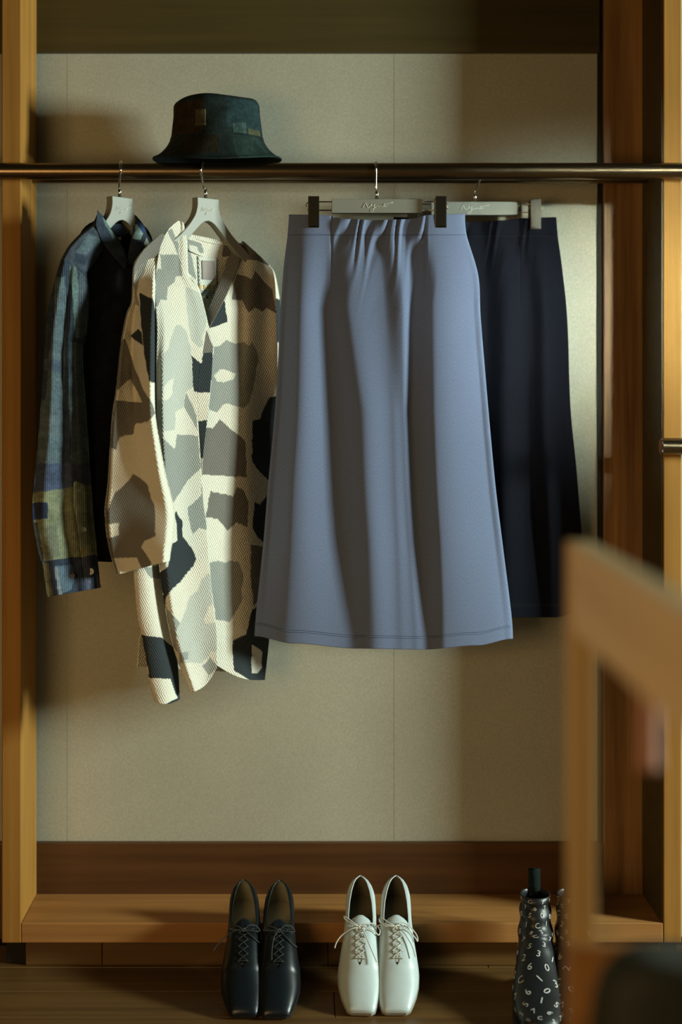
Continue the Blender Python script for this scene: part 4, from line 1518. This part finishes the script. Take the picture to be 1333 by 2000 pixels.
def boot(label, px, ytoe, yaw, seed, group):
    t = thing('ankle_boot', label, 'boot', (XP(px, ytoe), ytoe, 0.0), (0, 0, yaw), group)
    tt = np.linspace(0, 1, 90)
    aa = np.linspace(-math.pi, math.pi, 61)
    Tg, Ag = np.meshgrid(tt, aa, indexing='ij')
    co = boot_pt(Tg, Ag)
    o = link_mesh('shaft', grid_mesh('shaft', co, Ag * 40, Tg * 300), M_BOOT, t)
    m = o.modifiers.new('thickness', 'SOLIDIFY')
    m.thickness = .003
    m.offset = -1
    # toe cap piece closing the front
    v, f = tube_data([(0, -.001, .018), (0, -.0055, .0165)], [.012, .004], 20)
    link_mesh('toe_cap', mesh_from('toe_cap', v, f), M_BOOT, t)
    # sole
    pts = []
    for s in np.linspace(0, 1, 30):
        pts.append((float(np.interp(s, [0, .06, .2, .4, .7, .9, 1], [.014, .034, .0445, .046, .036, .030, .012])), -.004 + .258 * s))
    outl = [(-a, b) for a, b in pts] + [(a, b) for a, b in pts[::-1]]
    bm = bmesh.new()
    fc = bm.faces.new([bm.verts.new((a, b, 0)) for a, b in outl])
    r = bmesh.ops.extrude_face_region(bm, geom=[fc])
    for g in r['geom']:
        if isinstance(g, bmesh.types.BMVert):
            g.co.z += .012
    bmesh.ops.recalc_face_normals(bm, faces=bm.faces[:])
    me = bpy.data.meshes.new('sole')
    bm.to_mesh(me)
    bm.free()
    link_mesh('sole', me, M_SOLEB, t, smooth=False)
    # pull tab loop at the rear of the opening
    lp = []
    for k in range(9):
        q = k / 8
        lp.append((0, .236 + .006 * math.sin(q * 3.14), .165 + .050 * math.sin(q * math.pi)))
    p = np.array(lp)
    V, Fc = [], []
    for q in p:
        V += [(-.011, q[1], q[2]), (.011, q[1], q[2])]
    for i in range(8):
        Fc.append((2 * i, 2 * i + 1, 2 * i + 3, 2 * i + 2))
    o = link_mesh('pull_tab', mesh_from('pull_tab', V, Fc), M_TAB, t)
    m = o.modifiers.new('thickness', 'SOLIDIFY')
    m.thickness = .002
    # printed numbers following the surface
    rnd = random.Random(seed)
    i = 0
    for row, tq in enumerate(np.linspace(.10, .965, 14)):
        for col in range(5):
            a0 = math.radians(-84 + col * 42 + (21 if row % 2 else 0) + rnd.uniform(-6, 6))
            if abs(a0) > 1.75:
                continue
            ch = rnd.choice('0123567C')
            gv, gf = glyph[ch]
            rot = rnd.uniform(-.5, .5) + (rnd.uniform(-.7, .7) if tq < .45 else 0)
            cs, sn = math.cos(rot), math.sin(rot)
            size = .0155
            gx = np.array([v[0] for v in gv]) * size
            gy = (np.array([v[1] for v in gv]) - .35) * size
            x2, y2 = gx * cs - gy * sn, gx * sn + gy * cs
            co = boot_pt(np.clip(tq + rnd.uniform(-.012, .012) + y2 / .29, 0, 1), a0 + x2 / .034, .0009)
            link_mesh('printed_number', mesh_from('printed_number', [tuple(q) for q in co], gf), M_PRINT, t)
            i += 1
    return t


boot('black ankle boot printed with white numbers, standing clear of the rack post', 1058, 2.43, -0.11, 3, 'number print ankle boots')
boot('black ankle boot printed with white numbers, half hidden by the rack post', 1136, 2.43, -0.11, 11, 'number print ankle boots')

# ------------------------------------------------------------------ blurred rack in the foreground
rk = thing('display_rack', 'pale wooden display rack post and rail, blurred close to the lens', 'rack', (0.261, 1.35, 0))
zt_, zb_ = HC - .150 - 0.0, HC - .233


def rbox(name, x0, x1, y0, y1, z0, z1, mat=M_RACK, bevel=.002):
    return box(name, x0 - .261, x1 - .261, y0 - 1.35, y1 - 1.35, z0, z1, mat, rk, bevel)


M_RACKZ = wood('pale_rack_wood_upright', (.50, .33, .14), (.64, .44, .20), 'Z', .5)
rbox('post', .248, .273, 1.34, 1.365, 0, zt_, M_RACKZ)
rbox('rail', .250, .272, .55, 1.34, zb_, zt_)
rbox('post', .248, .273, .535, .56, 0, zt_, M_RACKZ)
rbox('post', .70, .725, 1.34, 1.365, 0, zt_, M_RACKZ)
rbox('cross_rail', .245, .725, 1.322, 1.3395, HC - .66, HC - .525, M_FRAMEX)
st = bpy.data.objects.new('strap', None)
# leather strap hanging from the rail
p = catmull([(0.275, 1.150, zb_ + .03), (.2765, 1.150, zb_ - .02), (.277, 1.151, zb_ - .06), (.277, 1.150, HC - .312)], 6)
V, Fc = [], []
for q in p:
    V += [(q.x - .009, q.y, q.z), (q.x + .009, q.y, q.z)]
for i in range(len(p) - 1):
    Fc.append((2 * i, 2 * i + 1, 2 * i + 3, 2 * i + 2))
o = link_mesh('leather_strap', mesh_from('leather_strap', V, Fc), plain('pinkish_leather', (.42, .20, .13), .6))
m = o.modifiers.new('thickness', 'SOLIDIFY')
m.thickness = .004
tag(o, 'pinkish tan leather strap hanging blurred below the pale rack rail', 'strap')
bpy.data.objects.remove(st)

# dark bag in the lower right corner
bag = thing('shoulder_bag', 'dark soft bag blurred in the lower right corner in front of the rack', 'bag', (.352, 1.19, .295))
M_BAG = plain('dark_green_canvas', (.018, .022, .016), .7, bump=.1)
bm = bmesh.new()
bmesh.ops.create_cube(bm, size=1)
bmesh.ops.subdivide_edges(bm, edges=bm.edges[:], cuts=6, use_grid_fill=True)
for v in bm.verts:
    x, y, z = v.co
    k = (z + .5)
    v.co = Vector((x * .24 * (1 - .12 * k) + .006 * math.sin(z * 9 + y * 5), y * .12 * (1 - .45 * k) * (1 - .3 * (2 * x) ** 4), k * .355 - .012 * (2 * x) ** 2 * k + .006 * math.sin(x * 30) * k))
me = bpy.data.meshes.new('body')
bm.to_mesh(me)
bm.free()
o = link_mesh('body', me, M_BAG, bag)
m = o.modifiers.new('round', 'SUBSURF')
m.levels = m.render_levels = 1
